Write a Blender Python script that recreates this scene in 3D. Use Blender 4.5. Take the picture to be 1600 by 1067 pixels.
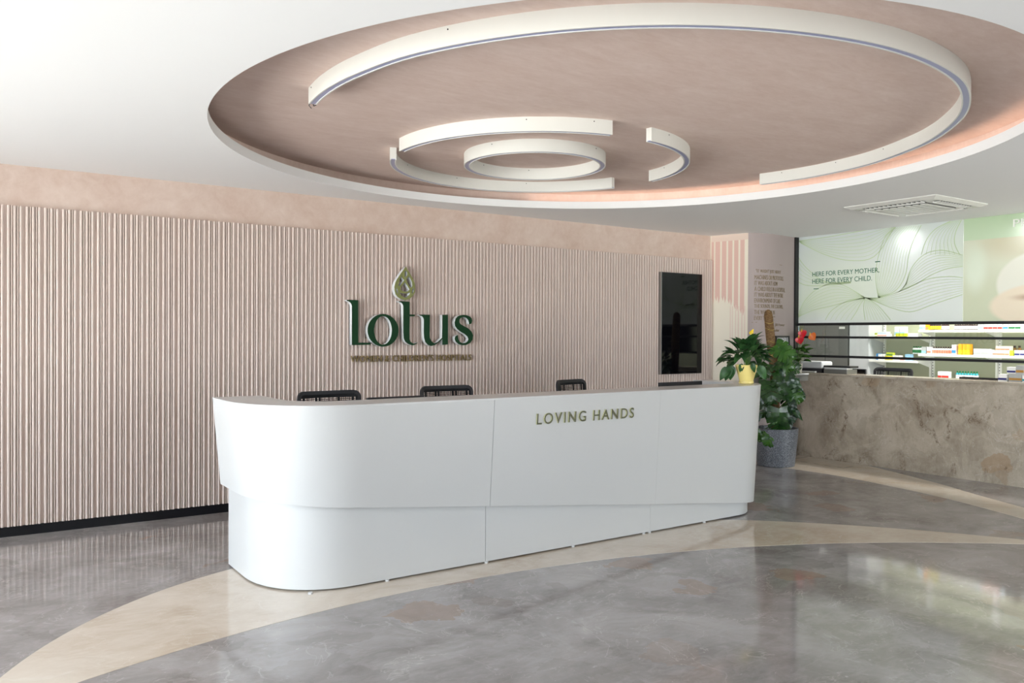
import bpy, bmesh, math, random
from mathutils import Vector, Matrix
for o in list(bpy.data.objects): bpy.data.objects.remove(o)
SC = bpy.context.scene
C = SC.collection
PI = math.pi
rnd = random.Random(7)
H = 1.6            # eye height
CE = 2.913         # ceiling height
WY = 7.58          # painted back wall plane
GX = 9.376         # pharmacy glass front plane
ZT = 3.08          # recess ceiling height
ZB = 2.987         # underside of the ring lights

# ------------------------------------------------------------------ camera
cam = bpy.data.cameras.new('camera')
cam.sensor_width = 36.0
cam.lens = 29.0455
cam.clip_start = 0.05
co = bpy.data.objects.new('camera', cam)
C.objects.link(co)
r_ = Vector((0.8277792, -0.5610331, 0.0048401))
u_ = Vector((0.0007444, 0.0097249, 0.9999524))
f_ = Vector((0.5610535, 0.8277362, -0.0084677))
m = Matrix.Identity(4)
for i in range(3):
    m[i][0] = r_[i]; m[i][1] = u_[i]; m[i][2] = -f_[i]
m.translation = Vector((0, 0, H))
co.matrix_world = m
SC.camera = co
SC.view_settings.view_transform = 'Standard'
SC.view_settings.look = 'None'
SC.view_settings.exposure = 0.32
SC.view_settings.gamma = 1.0
SC.view_settings.use_curve_mapping = False

# ------------------------------------------------------------------ world and lights
w = bpy.data.worlds.new('daylight')
SC.world = w
w.use_nodes = True
nt = w.node_tree
nt.nodes.clear()
out = nt.nodes.new('ShaderNodeOutputWorld')
bg = nt.nodes.new('ShaderNodeBackground')
tc = nt.nodes.new('ShaderNodeTexCoord')
sx = nt.nodes.new('ShaderNodeSeparateXYZ')
rp = nt.nodes.new('ShaderNodeValToRGB')
rp.color_ramp.elements[0].position = 0.44
rp.color_ramp.elements[0].color = (1.0, 0.98, 0.95, 1)
rp.color_ramp.elements[1].position = 0.54
rp.color_ramp.elements[1].color = (0.68, 0.74, 0.82, 1)
ma = nt.nodes.new('ShaderNodeMath'); ma.operation = 'MULTIPLY_ADD'
ma.inputs[1].default_value = 0.5; ma.inputs[2].default_value = 0.5
nt.links.new(tc.outputs['Generated'], sx.inputs[0])
nt.links.new(sx.outputs['Z'], ma.inputs[0])
nt.links.new(ma.outputs[0], rp.inputs[0])
nt.links.new(rp.outputs[0], bg.inputs[0])
bg.inputs[1].default_value = 13.0
nt.links.new(bg.outputs[0], out.inputs[0])

def area(name, loc, rot, sx_, sy_, power=0, color=(1, 1, 1), portal=False, spread=PI):
    l = bpy.data.lights.new(name, 'AREA')
    l.shape = 'RECTANGLE'; l.size = sx_; l.size_y = sy_
    l.energy = power; l.color = color
    l.spread = spread
    if portal: l.cycles.is_portal = True
    o = bpy.data.objects.new(name, l)
    o.location = loc; o.rotation_euler = rot
    C.objects.link(o)
    return o
LX = -3.2          # window wall on the left
BY = -4.0          # wall behind the camera
# window openings: (axis, a0, a1, z0, z1)
LEFT_WIN = [(-3.4, -0.2), (0.1, 3.3), (3.6, 6.9)]
BACK_WIN = [(6.3, 8.2), (8.5, 10.4)]
for a, b in LEFT_WIN:
    area('window_portal', (LX + 0.02, (a + b) / 2, 1.38), (0, -PI / 2, 0), 2.6, b - a, 1, portal=True)
for a, b in BACK_WIN:
    area('window_portal', ((a + b) / 2, BY + 0.02, 1.38), (PI / 2, 0, 0), b - a, 2.6, 1, portal=True)
sun = bpy.data.lights.new('sun', 'SUN'); sun.energy = 36; sun.angle = math.radians(1.5); sun.color = (1.0, 0.95, 0.88)
so = bpy.data.objects.new('sun', sun); C.objects.link(so)
so.rotation_euler = Vector((-1.0, 0.25, 1.35)).to_track_quat('Z', 'Y').to_euler()
# pharmacy ceiling panels
for y in (6.0, 4.3, 2.4):
    area('pharmacy_panel_light', (10.55, y, CE - 0.05), (0, 0, 0), 0.55, 0.55, 50, (1.0, 0.97, 0.92))

# ------------------------------------------------------------------ materials
def lin(c):
    return tuple((v / 255 / 12.92) if v / 255 <= 0.04045 else ((v / 255 + 0.055) / 1.055) ** 2.4 for v in c)
def mat(name, rgb, rough=0.5, metal=0.0, spec=0.5, **k):
    mm = bpy.data.materials.new(name)
    mm.use_nodes = True
    b = mm.node_tree.nodes['Principled BSDF']
    b.inputs['Base Color'].default_value = (*lin(rgb), 1)
    b.inputs['Roughness'].default_value = rough
    b.inputs['Metallic'].default_value = metal
    b.inputs['Specular IOR Level'].default_value = spec
    for kk, v in k.items():
        b.inputs[kk.replace('_', ' ')].default_value = v
    return mm
class NG:
    """tiny node helper"""
    def __init__(s, mm):
        s.t = mm.node_tree; s.b = s.t.nodes['Principled BSDF']
        g = s.t.nodes.new('ShaderNodeNewGeometry'); s.pos = g.outputs['Position']
    def mapping(s, scale, rot=(0, 0, 0), src=None):
        n = s.t.nodes.new('ShaderNodeMapping'); n.inputs['Scale'].default_value = scale; n.inputs['Rotation'].default_value = rot
        s.t.links.new(src or s.pos, n.inputs['Vector']); return n.outputs[0]
    def noise(s, vec, scale, detail=4, rough=0.55, dist=0.0, color=False):
        n = s.t.nodes.new('ShaderNodeTexNoise')
        n.inputs['Scale'].default_value = scale; n.inputs['Detail'].default_value = detail
        n.inputs['Roughness'].default_value = rough; n.inputs['Distortion'].default_value = dist
        s.t.links.new(vec, n.inputs['Vector']); return n.outputs['Color' if color else 'Fac']
    def voro(s, vec, scale, feature='F1', color=False):
        n = s.t.nodes.new('ShaderNodeTexVoronoi'); n.feature = feature
        n.inputs['Scale'].default_value = scale
        s.t.links.new(vec, n.inputs['Vector']); return n.outputs['Color' if color else 'Distance']
    def ramp(s, fac, stops, interp='LINEAR'):
        n = s.t.nodes.new('ShaderNodeValToRGB'); n.color_ramp.interpolation = interp
        e = n.color_ramp.elements
        while len(e) < len(stops): e.new(0.5)
        for i, (p, c) in enumerate(stops):
            e[i].position = p
            e[i].color = (*lin(c), 1) if len(c) == 3 else (c[0],) * 3 + (1,)
        s.t.links.new(fac, n.inputs[0]); return n.outputs[0]
    def mix(s, fac, a, b, mode='MIX'):
        n = s.t.nodes.new('ShaderNodeMix'); n.data_type = 'RGBA'; n.blend_type = mode
        for v, i in ((fac, 0), (a, 6), (b, 7)):
            if isinstance(v, (int, float)): n.inputs[i].default_value = v
            elif isinstance(v, tuple): n.inputs[i].default_value = (*lin(v), 1)
            else: s.t.links.new(v, n.inputs[i])
        return n.outputs[2]
    def math(s, op, a, b=None, c=None):
        n = s.t.nodes.new('ShaderNodeMath'); n.operation = op
        for i, v in enumerate((a, b, c)):
            if v is None: continue
            if isinstance(v, (int, float)): n.inputs[i].default_value = v
            else: s.t.links.new(v, n.inputs[i])
        return n.outputs[0]
    def addvec(s, a, b, k):
        n = s.t.nodes.new('ShaderNodeVectorMath'); n.operation = 'MULTIPLY_ADD'
        s.t.links.new(b, n.inputs[0]); n.inputs[1].default_value = (k, k, k); s.t.links.new(a, n.inputs[2]); return n.outputs[0]
    def xyz(s):
        n = s.t.nodes.new('ShaderNodeSeparateXYZ'); s.t.links.new(s.pos, n.inputs[0]); return n.outputs
    def col(s, c): s.t.links.new(c, s.b.inputs['Base Color'])
    def rough(s, c): s.t.links.new(c, s.b.inputs['Roughness'])
    def bump(s, h, strength=0.2, dist=0.01):
        n = s.t.nodes.new('ShaderNodeBump'); n.inputs['Strength'].default_value = strength; n.inputs['Distance'].default_value = dist
        s.t.links.new(h, n.inputs['Height']); s.t.links.new(n.outputs[0], s.b.inputs['Normal'])

M = {}
M['ceiling'] = mat('white_ceiling_paint', (242, 242, 243), 0.85, spec=0.2)
M['white'] = mat('white_solid_surface', (203, 203, 203), 0.3)
M['ring_white'] = mat('white_painted_metal', (222, 221, 216), 0.35)
M['diffuser'] = mat('lavender_grey_diffuser', (158, 162, 196), 0.3)
M['black'] = mat('black_painted_metal', (24, 24, 27), 0.4)
M['skirting'] = mat('black_skirting', (12, 14, 20), 0.35)
M['dark_plastic'] = mat('dark_grey_plastic', (38, 37, 42), 0.5)
M['mesh_black'] = mat('black_mesh_fabric', (34, 34, 37), 0.8)
M['screen'] = mat('black_glass_screen', (8, 8, 12), 0.04, spec=0.3)
M['gloss_black'] = mat('gloss_black_bezel', (14, 13, 18), 0.2)
M['chrome'] = mat('brushed_steel', (175, 175, 175), 0.3, metal=1.0)
M['green'] = mat('dark_green_acrylic', (20, 60, 33), 0.5, spec=0.12)
M['olive'] = mat('olive_gold_acrylic', (130, 134, 80), 0.45, spec=0.2)
M['return'] = mat('white_letter_return', (232, 236, 238), 0.5)
M['brass'] = mat('dull_gold_letter', (126, 104, 56), 0.45)
M['desk_letter'] = mat('dark_olive_letter', (84, 84, 56), 0.4)
M['desk_letter_side'] = mat('pale_yellow_letter_edge', (206, 204, 156), 0.4)
M['grey_wall'] = mat('pale_grey_paint', (176, 174, 172), 0.8)
M['text_brown'] = mat('brown_gold_print', (140, 122, 96), 0.5)
M['fabric_mauve'] = mat('mauve_grey_paint', (174, 160, 158), 0.8)
M['cream'] = mat('cream_plaster', (240, 231, 214), 0.75)
M['drip_pink'] = mat('pink_plaster', (226, 190, 178), 0.8)
M['drip_pale'] = mat('pale_pink_plaster', (234, 214, 200), 0.8)
M['yellow_pot'] = mat('pale_yellow_ceramic', (244, 222, 138), 0.35)
M['soil'] = mat('dark_soil', (40, 30, 24), 0.95)
M['petiole'] = mat('green_stalk', (70, 110, 40), 0.5)
M['red'] = mat('red_spathe', (206, 30, 44), 0.3)
M['orange'] = mat('orange_spathe', (214, 104, 30), 0.4)
M['yellow'] = mat('yellow_spathe', (240, 204, 40), 0.4)
M['steel_grey'] = mat('grey_cabinet_steel', (118, 118, 114), 0.35, metal=0.3)
M['shelf_white'] = mat('white_shelf_steel', (238, 238, 232), 0.4)
M['shelf_back'] = mat('green_beige_backing', (178, 182, 156), 0.6)
M['pale_grey'] = mat('pale_grey_laminate', (206, 208, 210), 0.4)
M['print_green'] = mat('dark_green_print', (22, 106, 78), 0.5)
M['white_letter'] = mat('white_letter_face', (245, 246, 240), 0.4)

def leafmat(name, c1, c2):
    mm = mat(name, c1, 0.42)
    g = NG(mm)
    n = g.noise(g.pos, 14, 2)
    g.col(g.mix(g.ramp(n, [(0.35, (0,)), (0.65, (1,))]), c1, c2))
    g.b.inputs['Specular IOR Level'].default_value = 0.35
    return mm
M['leaf_dark'] = leafmat('dark_green_leaf', (26, 54, 24), (46, 82, 34))
M['leaf_mid'] = leafmat('mid_green_leaf', (38, 80, 22), (60, 104, 30))
M['leaf_blue'] = leafmat('deep_green_leaf', (22, 46, 30), (40, 70, 46))

# pink limewash
def limewash(name, a, b, stretch=(1, 1, 1)):
    mm = mat(name, a, 0.8, spec=0.25)
    g = NG(mm)
    v = g.mapping(stretch)
    n = g.noise(v, 2.2, 6, 0.65, 0.6)
    n2 = g.noise(v, 11, 5, 0.7, 0.4)
    f = g.math('MULTIPLY_ADD', n2, 0.45, g.math('MULTIPLY', n, 0.6))
    g.col(g.mix(g.ramp(f, [(0.38, (0,)), (0.68, (1,))]), a, b))
    g.bump(n2, 0.05, 0.004)
    return mm
M['pink_wall'] = limewash('pink_limewash_wall', (206, 181, 167), (222, 203, 192))
M['pink_ceiling'] = limewash('pink_limewash_ceiling', (214, 190, 179), (226, 206, 197), (1.0, 2.6, 1))
M['fluted'] = mat('beige_pink_fluted_board', (220, 203, 194), 0.5, spec=0.4)

def marble(name, c_dark, c_mid, c_light, patch, rough=0.1, scale=1.0, patches=True, veins=0.35, warm=(150, 118, 96), flecks=0.3, clusters=0.0):
    mm = mat(name, c_mid, rough)
    g = NG(mm)
    v0 = g.mapping((scale, scale, scale))
    wn = g.noise(v0, 1.1, 3, 0.5, color=True)
    v = g.addvec(v0, wn, 0.55)
    n = g.noise(v, 1.5, 8, 0.62, 0.7)
    base = g.ramp(n, [(0.30, c_dark), (0.5, c_mid), (0.72, c_light)])
    n2 = g.noise(g.mapping((scale, scale * 2.2, scale * 1.0), (0, 0, 0.6)), 7, 6, 0.7, 1.2)
    base = g.mix(g.ramp(n2, [(0.45, (0,)), (0.8, (0.55,))]), base, c_light)
    if patches:
        wn2 = g.noise(v0, 3.5, 4, 0.6, color=True)
        vv = g.addvec(v0, wn2, 0.38)
        pc = g.voro(vv, 3.8, color=True)
        sep = g.t.nodes.new('ShaderNodeSeparateColor'); g.t.links.new(pc, sep.inputs[0])
        base = g.mix(g.ramp(sep.outputs[0], [(0.55, (0,)), (0.75, (patch,))]), base, c_dark)
        base = g.mix(g.ramp(sep.outputs[1], [(0.74, (0,)), (0.92, (patch * 0.8,))]), base, c_light)
        base = g.mix(g.ramp(sep.outputs[2], [(0.975, (0,)), (0.99, (0.45,))]), base, warm)
    vn = g.noise(g.addvec(v0, wn, 0.9), 1.9, 5, 0.6, 0.6)
    ve = g.math('ABSOLUTE', g.math('SUBTRACT', vn, 0.5))
    base = g.mix(g.ramp(ve, [(0.0, (veins,)), (0.007, (0,))]), base, (230, 226, 220))
    vn = g.noise(g.addvec(v0, wn, 0.5), 3.1, 6, 0.7, 1.0)
    ve = g.math('ABSOLUTE', g.math('SUBTRACT', vn, 0.44))
    base = g.mix(g.ramp(ve, [(0.0, (veins * 0.8,)), (0.009, (0,))]), base, c_dark)
    fn = g.noise(g.addvec(g.mapping((scale, scale * 1.8, scale), (0, 0, 0.5)), wn, 0.4), 13, 7, 0.72, 0.5)
    base = g.mix(g.ramp(fn, [(0.64, (0,)), (0.70, (flecks,))]), base, (232, 228, 222))
    base = g.mix(g.ramp(fn, [(0.30, (flecks * 0.8,)), (0.36, (0,))]), base, c_dark)
    if clusters:
        a_ = g.noise(g.mapping((scale, scale, scale * 0.7), (0.5, 0, 0)), 2.3, 3, 0.5, 1.5); b_ = g.noise(v0, 17, 6, 0.75, 0.8)
        fa = g.ramp(a_, [(0.60, (0,)), (0.68, (1,))]); fb = g.ramp(b_, [(0.46, (0,)), (0.58, (1,))])
        base = g.mix(g.math('MULTIPLY', g.math('MULTIPLY', fa, fb), clusters), base, (112, 92, 74))
    g.col(base)
    return mm
M['floor_grey'] = marble('grey_polished_marble', (122, 114, 112), (150, 145, 144), (176, 171, 170), 0.26, 0.075, 1.0, veins=0.2, flecks=0.4)
M['floor_beige'] = marble('beige_polished_marble', (190, 172, 152), (207, 194, 179), (221, 211, 198), 0.2, 0.08, 0.8, patches=False, veins=0.22, flecks=0.08)
M['counter_marble'] = marble('brown_breccia_marble', (138, 124, 108), (182, 170, 153), (206, 195, 179), 0.2, 0.16, 1.5, veins=0.3, flecks=0.45, clusters=0.75, warm=(170, 136, 100))
M['counter_top'] = marble('pale_brown_marble_edge', (150, 138, 122), (178, 166, 150), (198, 188, 172), 0.2, 0.12, 1.2)

# grey speckled pot
mm = mat('grey_terrazzo_pot', (96, 100, 108), 0.4); g = NG(mm)
g.col(g.ramp(g.noise(g.pos, 160, 2, 0.5), [(0.40, (66, 70, 78)), (0.5, (96, 100, 108)), (0.66, (166, 170, 176))])); M['terrazzo'] = mm
mm = mat('brown_coir_pole', (112, 84, 54), 0.95); g = NG(mm)
n = g.noise(g.mapping((1, 1, 3.5), (0.3, 0.1, 0)), 40, 6, 0.7)
g.col(g.ramp(n, [(0.3, (70, 50, 32)), (0.5, (122, 92, 60)), (0.72, (158, 130, 88))])); g.bump(n, 0.8, 0.01); M['coir'] = mm

# thin clear glass: sharp mix of see-through and mirror reflection
def glass(name, tint=(250, 252, 251), k=1.0):
    mm = bpy.data.materials.new(name); mm.use_nodes = True
    t = mm.node_tree; t.nodes.clear()
    o = t.nodes.new('ShaderNodeOutputMaterial'); mx = t.nodes.new('ShaderNodeMixShader')
    tr = t.nodes.new('ShaderNodeBsdfTransparent'); gl = t.nodes.new('ShaderNodeBsdfGlossy'); fr = t.nodes.new('ShaderNodeFresnel')
    gl.inputs['Roughness'].default_value = 0.0; fr.inputs['IOR'].default_value = 1.45
    tr.inputs[0].default_value = (*lin(tint), 1)
    t.links.new(fr.outputs[0], mx.inputs[0]); t.links.new(tr.outputs[0], mx.inputs[1]); t.links.new(gl.outputs[0], mx.inputs[2])
    t.links.new(mx.outputs[0], o.inputs[0]); return mm
M['glass'] = glass('clear_glass')

# ------------------------------------------------------------------ mesh helpers
class MB:
    def __init__(s): s.v = []; s.f = []; s.mi = []
    def add(s, vs, fs, mi=0):
        k = len(s.v); s.v += [tuple(q) for q in vs]; s.f += [tuple(k + i for i in f) for f in fs]; s.mi += [mi] * len(fs); return s
    def box(s, x0, x1, y0, y1, z0, z1, mi=0, M_=None):
        vs = [Vector((x, y, z)) for x in (x0, x1) for y in (y0, y1) for z in (z0, z1)]
        if M_ is not None: vs = [M_ @ q for q in vs]
        return s.add(vs, [(0, 1, 3, 2), (4, 6, 7, 5), (0, 4, 5, 1), (2, 3, 7, 6), (0, 2, 6, 4), (1, 5, 7, 3)], mi)
    def lathe(s, prof, cx=0, cy=0, n=32, mi=0, caps=True, z0=0, sq=None):
        vs = []; fs = []
        for r, z in prof:
            for i in range(n):
                a = 2 * PI * i / n; vs.append((cx + r * math.cos(a), cy + r * math.sin(a), z + z0))
        for j in range(len(prof) - 1):
            for i in range(n):
                i2 = (i + 1) % n; fs.append((j * n + i, j * n + i2, (j + 1) * n + i2, (j + 1) * n + i))
        if caps:
            fs.append(tuple(range(n))[::-1]); fs.append(tuple((len(prof) - 1) * n + i for i in range(n)))
        return s.add(vs, fs, mi)
    def tube(s, pts, r, n=8, mi=0):
        pts = [Vector(p) for p in pts]; rr = r if isinstance(r, (list, tuple)) else [r] * len(pts)
        vs = []; fs = []
        for i, p in enumerate(pts):
            d = (pts[min(i + 1, len(pts) - 1)] - pts[max(i - 1, 0)]).normalized()
            a = d.orthogonal().normalized() if i == 0 else (pa - d * pa.dot(d)).normalized()
            pa = a; b = d.cross(a)
            for k in range(n):
                t = 2 * PI * k / n; vs.append(p + (a * math.cos(t) + b * math.sin(t)) * rr[i])
        for i in range(len(pts) - 1):
            for k in range(n):
                k2 = (k + 1) % n; fs.append((i * n + k, i * n + k2, (i + 1) * n + k2, (i + 1) * n + k))
        fs.append(tuple(range(n))[::-1]); fs.append(tuple((len(pts) - 1) * n + k for k in range(n)))
        return s.add(vs, fs, mi)
    def sweep(s, rings, mi=0, close=False, caps=True):
        """rings: list of equal-length closed sections"""
        n = len(rings[0]); vs = [q for r in rings for q in r]; fs = []
        R_ = len(rings)
        for i in range(R_ if close else R_ - 1):
            j = (i + 1) % R_
            for k in range(n):
                k2 = (k + 1) % n; fs.append((i * n + k, i * n + k2, j * n + k2, j * n + k))
        if caps and not close:
            fs.append(tuple(range(n))[::-1]); fs.append(tuple((R_ - 1) * n + k for k in range(n)))
        return s.add(vs, fs, mi)
    def prism(s, poly, z0, z1, mi=0):
        n = len(poly); vs = [(x, y, z0) for x, y in poly] + [(x, y, z1) for x, y in poly]
        fs = [tuple(range(n))[::-1], tuple(range(n, 2 * n))] + [(i, (i + 1) % n, n + (i + 1) % n, n + i) for i in range(n)]
        return s.add(vs, fs, mi)
    def build(s, name, mats, parent=None, smooth=False, bevel=0, fix=True):
        me = bpy.data.meshes.new(name); me.from_pydata(s.v, [], s.f)
        if not isinstance(mats, (list, tuple)): mats = [mats]
        for q in mats: me.materials.append(q)
        for i, p in enumerate(me.polygons): p.material_index = s.mi[i]
        if fix:
            b = bmesh.new(); b.from_mesh(me); bmesh.ops.recalc_face_normals(b, faces=b.faces); b.to_mesh(me); b.free()
        if smooth:
            me.shade_smooth()
            me.set_sharp_from_angle(angle=math.radians(38))
        o = bpy.data.objects.new(name, me); C.objects.link(o)
        if parent: o.parent = parent
        if bevel:
            bv = o.modifiers.new('bevel', 'BEVEL'); bv.width = bevel; bv.segments = 2; bv.limit_method = 'ANGLE'
        return o
def tag(o, label=None, cat=None, group=None, kind=None):
    if label: o['label'] = label
    if cat: o['category'] = cat
    if group: o['group'] = group
    if kind: o['kind'] = kind
    return o
def thing(name, loc, label, cat, group=None, rz=0):
    o = bpy.data.objects.new(name, None); o.empty_display_size = 0.1
    o.location = loc; o.rotation_euler = (0, 0, rz); C.objects.link(o)
    return tag(o, label, cat, group)
def copy_tree(o, parent=None):
    c = o.copy(); C.objects.link(c)
    if parent: c.parent = parent
    for ch in list(o.children): copy_tree(ch, c)
    return c
def frame(origin, ux, uy):
    ux = Vector(ux); uy = Vector(uy); un = ux.cross(uy); mm = Matrix.Identity(4)
    for i in range(3): mm[i][0] = ux[i]; mm[i][1] = uy[i]; mm[i][2] = un[i]
    mm.translation = Vector(origin); return mm
def curve_mesh(loops, depth):
    """flat loops (with holes) extruded 'depth' in +z, back at 0 -> mesh data, faces idx0 front, idx1 sides"""
    cu = bpy.data.curves.new('c', 'CURVE'); cu.dimensions = '2D'; cu.fill_mode = 'BOTH'; cu.extrude = depth / 2
    for lp in loops:
        sp = cu.splines.new('POLY'); sp.points.add(len(lp) - 1)
        for i, q in enumerate(lp): sp.points[i].co = (q[0], q[1], 0, 1)
        sp.use_cyclic_u = True
    o = bpy.data.objects.new('c', cu); C.objects.link(o)
    bpy.context.view_layer.update()
    me = bpy.data.meshes.new_from_object(o.evaluated_get(bpy.context.evaluated_depsgraph_get()))
    bpy.data.objects.remove(o); return me
def split_words(o, nwords):
    """separate a lettering object into one mesh per word along local x order"""
    b = bmesh.new(); b.from_mesh(o.data); b.verts.ensure_lookup_table()
    seen = {}; isl = []
    for v in b.verts:
        if v.index in seen: continue
        st = [v]; seen[v.index] = len(isl); grp = [v]
        while st:
            q = st.pop()
            for e in q.link_edges:
                w_ = e.other_vert(q)
                if w_.index not in seen: seen[w_.index] = len(isl); st.append(w_); grp.append(w_)
        isl.append((min(p.co.x for p in grp), max(p.co.x for p in grp)))
    order = sorted(range(len(isl)), key=lambda i: isl[i][0]); gaps = []; hi = isl[order[0]][1]
    for a in order[1:]:
        gaps.append((isl[a][0] - hi, isl[a][0])); hi = max(hi, isl[a][1])
    cuts = sorted(x for g_, x in sorted(gaps, reverse=True)[:nwords - 1])
    wi = [sum(1 for c_ in cuts if isl[i][0] >= c_ - 1e-6) for i in range(len(isl))]
    out = []
    for k in range(nwords):
        c_ = b.copy(); c_.verts.ensure_lookup_table()
        bmesh.ops.delete(c_, geom=[v for v in c_.verts if wi[seen[v.index]] != k], context='VERTS')
        me = bpy.data.meshes.new(o.name); c_.to_mesh(me); c_.free()
        for q in o.data.materials: me.materials.append(q)
        n = bpy.data.objects.new(o.name.split('.')[0], me); C.objects.link(n); n.parent = o.parent; n.location = o.location; out.append(n)
    b.free(); bpy.data.objects.remove(o); return out
def text_mesh(body, depth=0.0, weight=0.0, spacing=1.0):
    cu = bpy.data.curves.new('t', 'FONT'); cu.body = body; cu.extrude = depth / 2; cu.offset = weight
    cu.space_character = spacing; cu.fill_mode = 'FRONT' if depth == 0 else 'BOTH'; cu.resolution_u = 4
    o = bpy.data.objects.new('t', cu); C.objects.link(o)
    bpy.context.view_layer.update()
    me = bpy.data.meshes.new_from_object(o.evaluated_get(bpy.context.evaluated_depsgraph_get()))
    bpy.data.objects.remove(o); return me
def fit_text(name, body, mats, mtx, w_, h_, depth=0.001, weight=0.0, spacing=1.0, parent=None):
    """lettering whose box is w_ x h_, lower left corner at the origin of mtx, front at +depth"""
    me = text_mesh(body, 0.1, weight, spacing)
    xs = [v.co.x for v in me.vertices]; ys = [v.co.y for v in me.vertices]; zs = [v.co.z for v in me.vertices]
    x0, x1, y0, y1, z0, z1 = min(xs), max(xs), min(ys), max(ys), min(zs), max(zs)
    h_ref = y1 - y0
    for v in me.vertices:
        p = Vector(((v.co.x - x0) / (x1 - x0) * w_, (v.co.y - y0) / h_ref * h_, (v.co.z - z0) / (z1 - z0) * depth))
        v.co = mtx @ p
    me.materials.clear()
    for q in mats: me.materials.append(q)
    nrm = (mtx.to_3x3() @ Vector((0, 0, 1))).normalized()
    for p in me.polygons: p.material_index = 0 if (abs(p.normal.dot(nrm)) > 0.7 or len(mats) == 1) else 1
    me.name = name
    o = bpy.data.objects.new(name, me); C.objects.link(o)
    if parent: o.parent = parent
    return o
# ------------------------------------------------------------------ floor
def circ_pts(cx, cy, r, a0, a1, n=40):
    return [(cx + r * math.cos(math.radians(a0 + (a1 - a0) * i / n)), cy + r * math.sin(math.radians(a0 + (a1 - a0) * i / n))) for i in range(n + 1)]
def catmull(P, n=8):
    P = [Vector((*p, 0)) if len(p) == 2 else Vector(p) for p in P]; out = []
    for i in range(len(P) - 1):
        a = P[max(i - 1, 0)]; b = P[i]; c = P[i + 1]; d = P[min(i + 2, len(P) - 1)]
        for k in range(n):
            t = k / n
            out.append(0.5 * ((2 * b) + (c - a) * t + (2 * a - 5 * b + 4 * c - d) * t * t + (3 * b - a - 3 * c + d) * t ** 3))
    out.append(P[-1]); return out
b = MB().box(LX, 12.2, BY, 9.2, -0.12, 0)
tag(b.build('floor', M['floor_grey']), kind='structure')
low = circ_pts(2.6526, -1.8391, 6.4405, 119.5, 46.0, 60)         # left tip to right tip
upl = circ_pts(2.4286, 3.3175, 2.5273, 164, 109, 24)
mid = [(q.x, q.y) for q in catmull([upl[-2], upl[-1], (2.3, 5.93), (3.3, 6.03), (4.4, 5.68), (5.2, 5.16), (5.76, 4.72)], 6)][6:]
upr = circ_pts(1.2984, 0.0204, 6.4846, 44.5, 25.6, 24)
up = [(-0.33, 3.45)] + upl + mid + upr[1:]
def resample(P, n):
    P = [Vector(p) for p in P]; L = [0]
    for a, b_ in zip(P, P[1:]): L.append(L[-1] + (b_ - a).length)
    out = []; j = 0
    for i in range(n):
        s = L[-1] * i / (n - 1)
        while j < len(L) - 2 and L[j + 1] < s: j += 1
        k = (s - L[j]) / max(L[j + 1] - L[j], 1e-9); out.append(P[j].lerp(P[j + 1], k))
    return out
def band(pa, pb, z, n=120):
    A_ = resample(pa, n); B_ = resample(pb, n)
    return MB().sweep([[(a.x, a.y, 0.0), (a.x, a.y, z), (b_.x, b_.y, z), (b_.x, b_.y, 0.0)] for a, b_ in zip(A_, B_)])
inl = band(up, low, 0.0012)
tag(inl.build('trim_1', M['floor_beige']), kind='structure')
b2u = [(q.x, q.y) for q in catmull([(9.40, 6.03), (8.92, 4.90), (8.62, 4.33), (8.36, 3.80), (8.05, 3.12), (7.55, 2.2), (6.9, 1.2)], 6)]
b2l = [(q.x, q.y) for q in catmull([(8.25, 7.0), (8.37, 6.22), (8.38, 5.55), (8.17, 4.46), (7.795, 3.469), (7.3, 2.5), (6.7, 1.5)], 6)]
tag(band([(9.40, 7.0)] + b2u, b2l, 0.0010).build('trim_2', M['floor_beige']), kind='structure')
# dashed dark joint beside the pharmacy counter
d = MB()
for (x0, y0), (x1, y1) in [((8.948, 6.634), (8.949, 6.54)), ((8.95, 6.447), (8.936, 6.354)), ((8.933, 6.278), (8.921, 6.18)), ((8.94, 6.10), (8.943, 6.02)), ((8.943, 6.02), (9.15, 6.03)), ((9.03, 6.836), (9.36, 6.838))]:
    v = Vector((x1 - x0, y1 - y0)).normalized() * 0.007; nx, ny = -v.y, v.x
    d.prism([(x0 - nx, y0 - ny), (x1 - nx, y1 - ny), (x1 + nx, y1 + ny), (x0 + nx, y0 + ny)], 0.0012, 0.0020)
tag(d.build('trim_3', mat('dark_floor_joint', (52, 40, 26), 0.5)), kind='structure')

# ------------------------------------------------------------------ ceiling with the round recess
OC = (3.86, 4.48)
def r_open(t):
    k = (2.6943, -0.00832, 0.0061, -0.03942, 0.01922, -0.00286, 0.01835)
    return k[0] + k[1] * math.cos(t) + k[2] * math.sin(t) + k[3] * math.cos(2 * t) + k[4] * math.sin(2 * t) + k[5] * math.cos(3 * t) + k[6] * math.sin(3 * t)
X0, X1, Y0, Y1 = LX, 12.2, BY, 9.2
angs = [2 * PI * i / 180 for i in range(180)]
for cx, cy in ((X0, Y0), (X0, Y1), (X1, Y0), (X1, Y1)): angs.append(math.atan2(cy - OC[1], cx - OC[0]) % (2 * PI))
angs = sorted(angs)
def hit(t):
    dx, dy = math.cos(t), math.sin(t); s = 1e9
    if dx > 1e-9: s = min(s, (X1 - OC[0]) / dx)
    if dx < -1e-9: s = min(s, (X0 - OC[0]) / dx)
    if dy > 1e-9: s = min(s, (Y1 - OC[1]) / dy)
    if dy < -1e-9: s = min(s, (Y0 - OC[1]) / dy)
    return OC[0] + dx * s, OC[1] + dy * s
def on(t, dr, z): r = r_open(t) + dr; return (OC[0] + r * math.cos(t), OC[1] + r * math.sin(t), z)
rings = []
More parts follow.
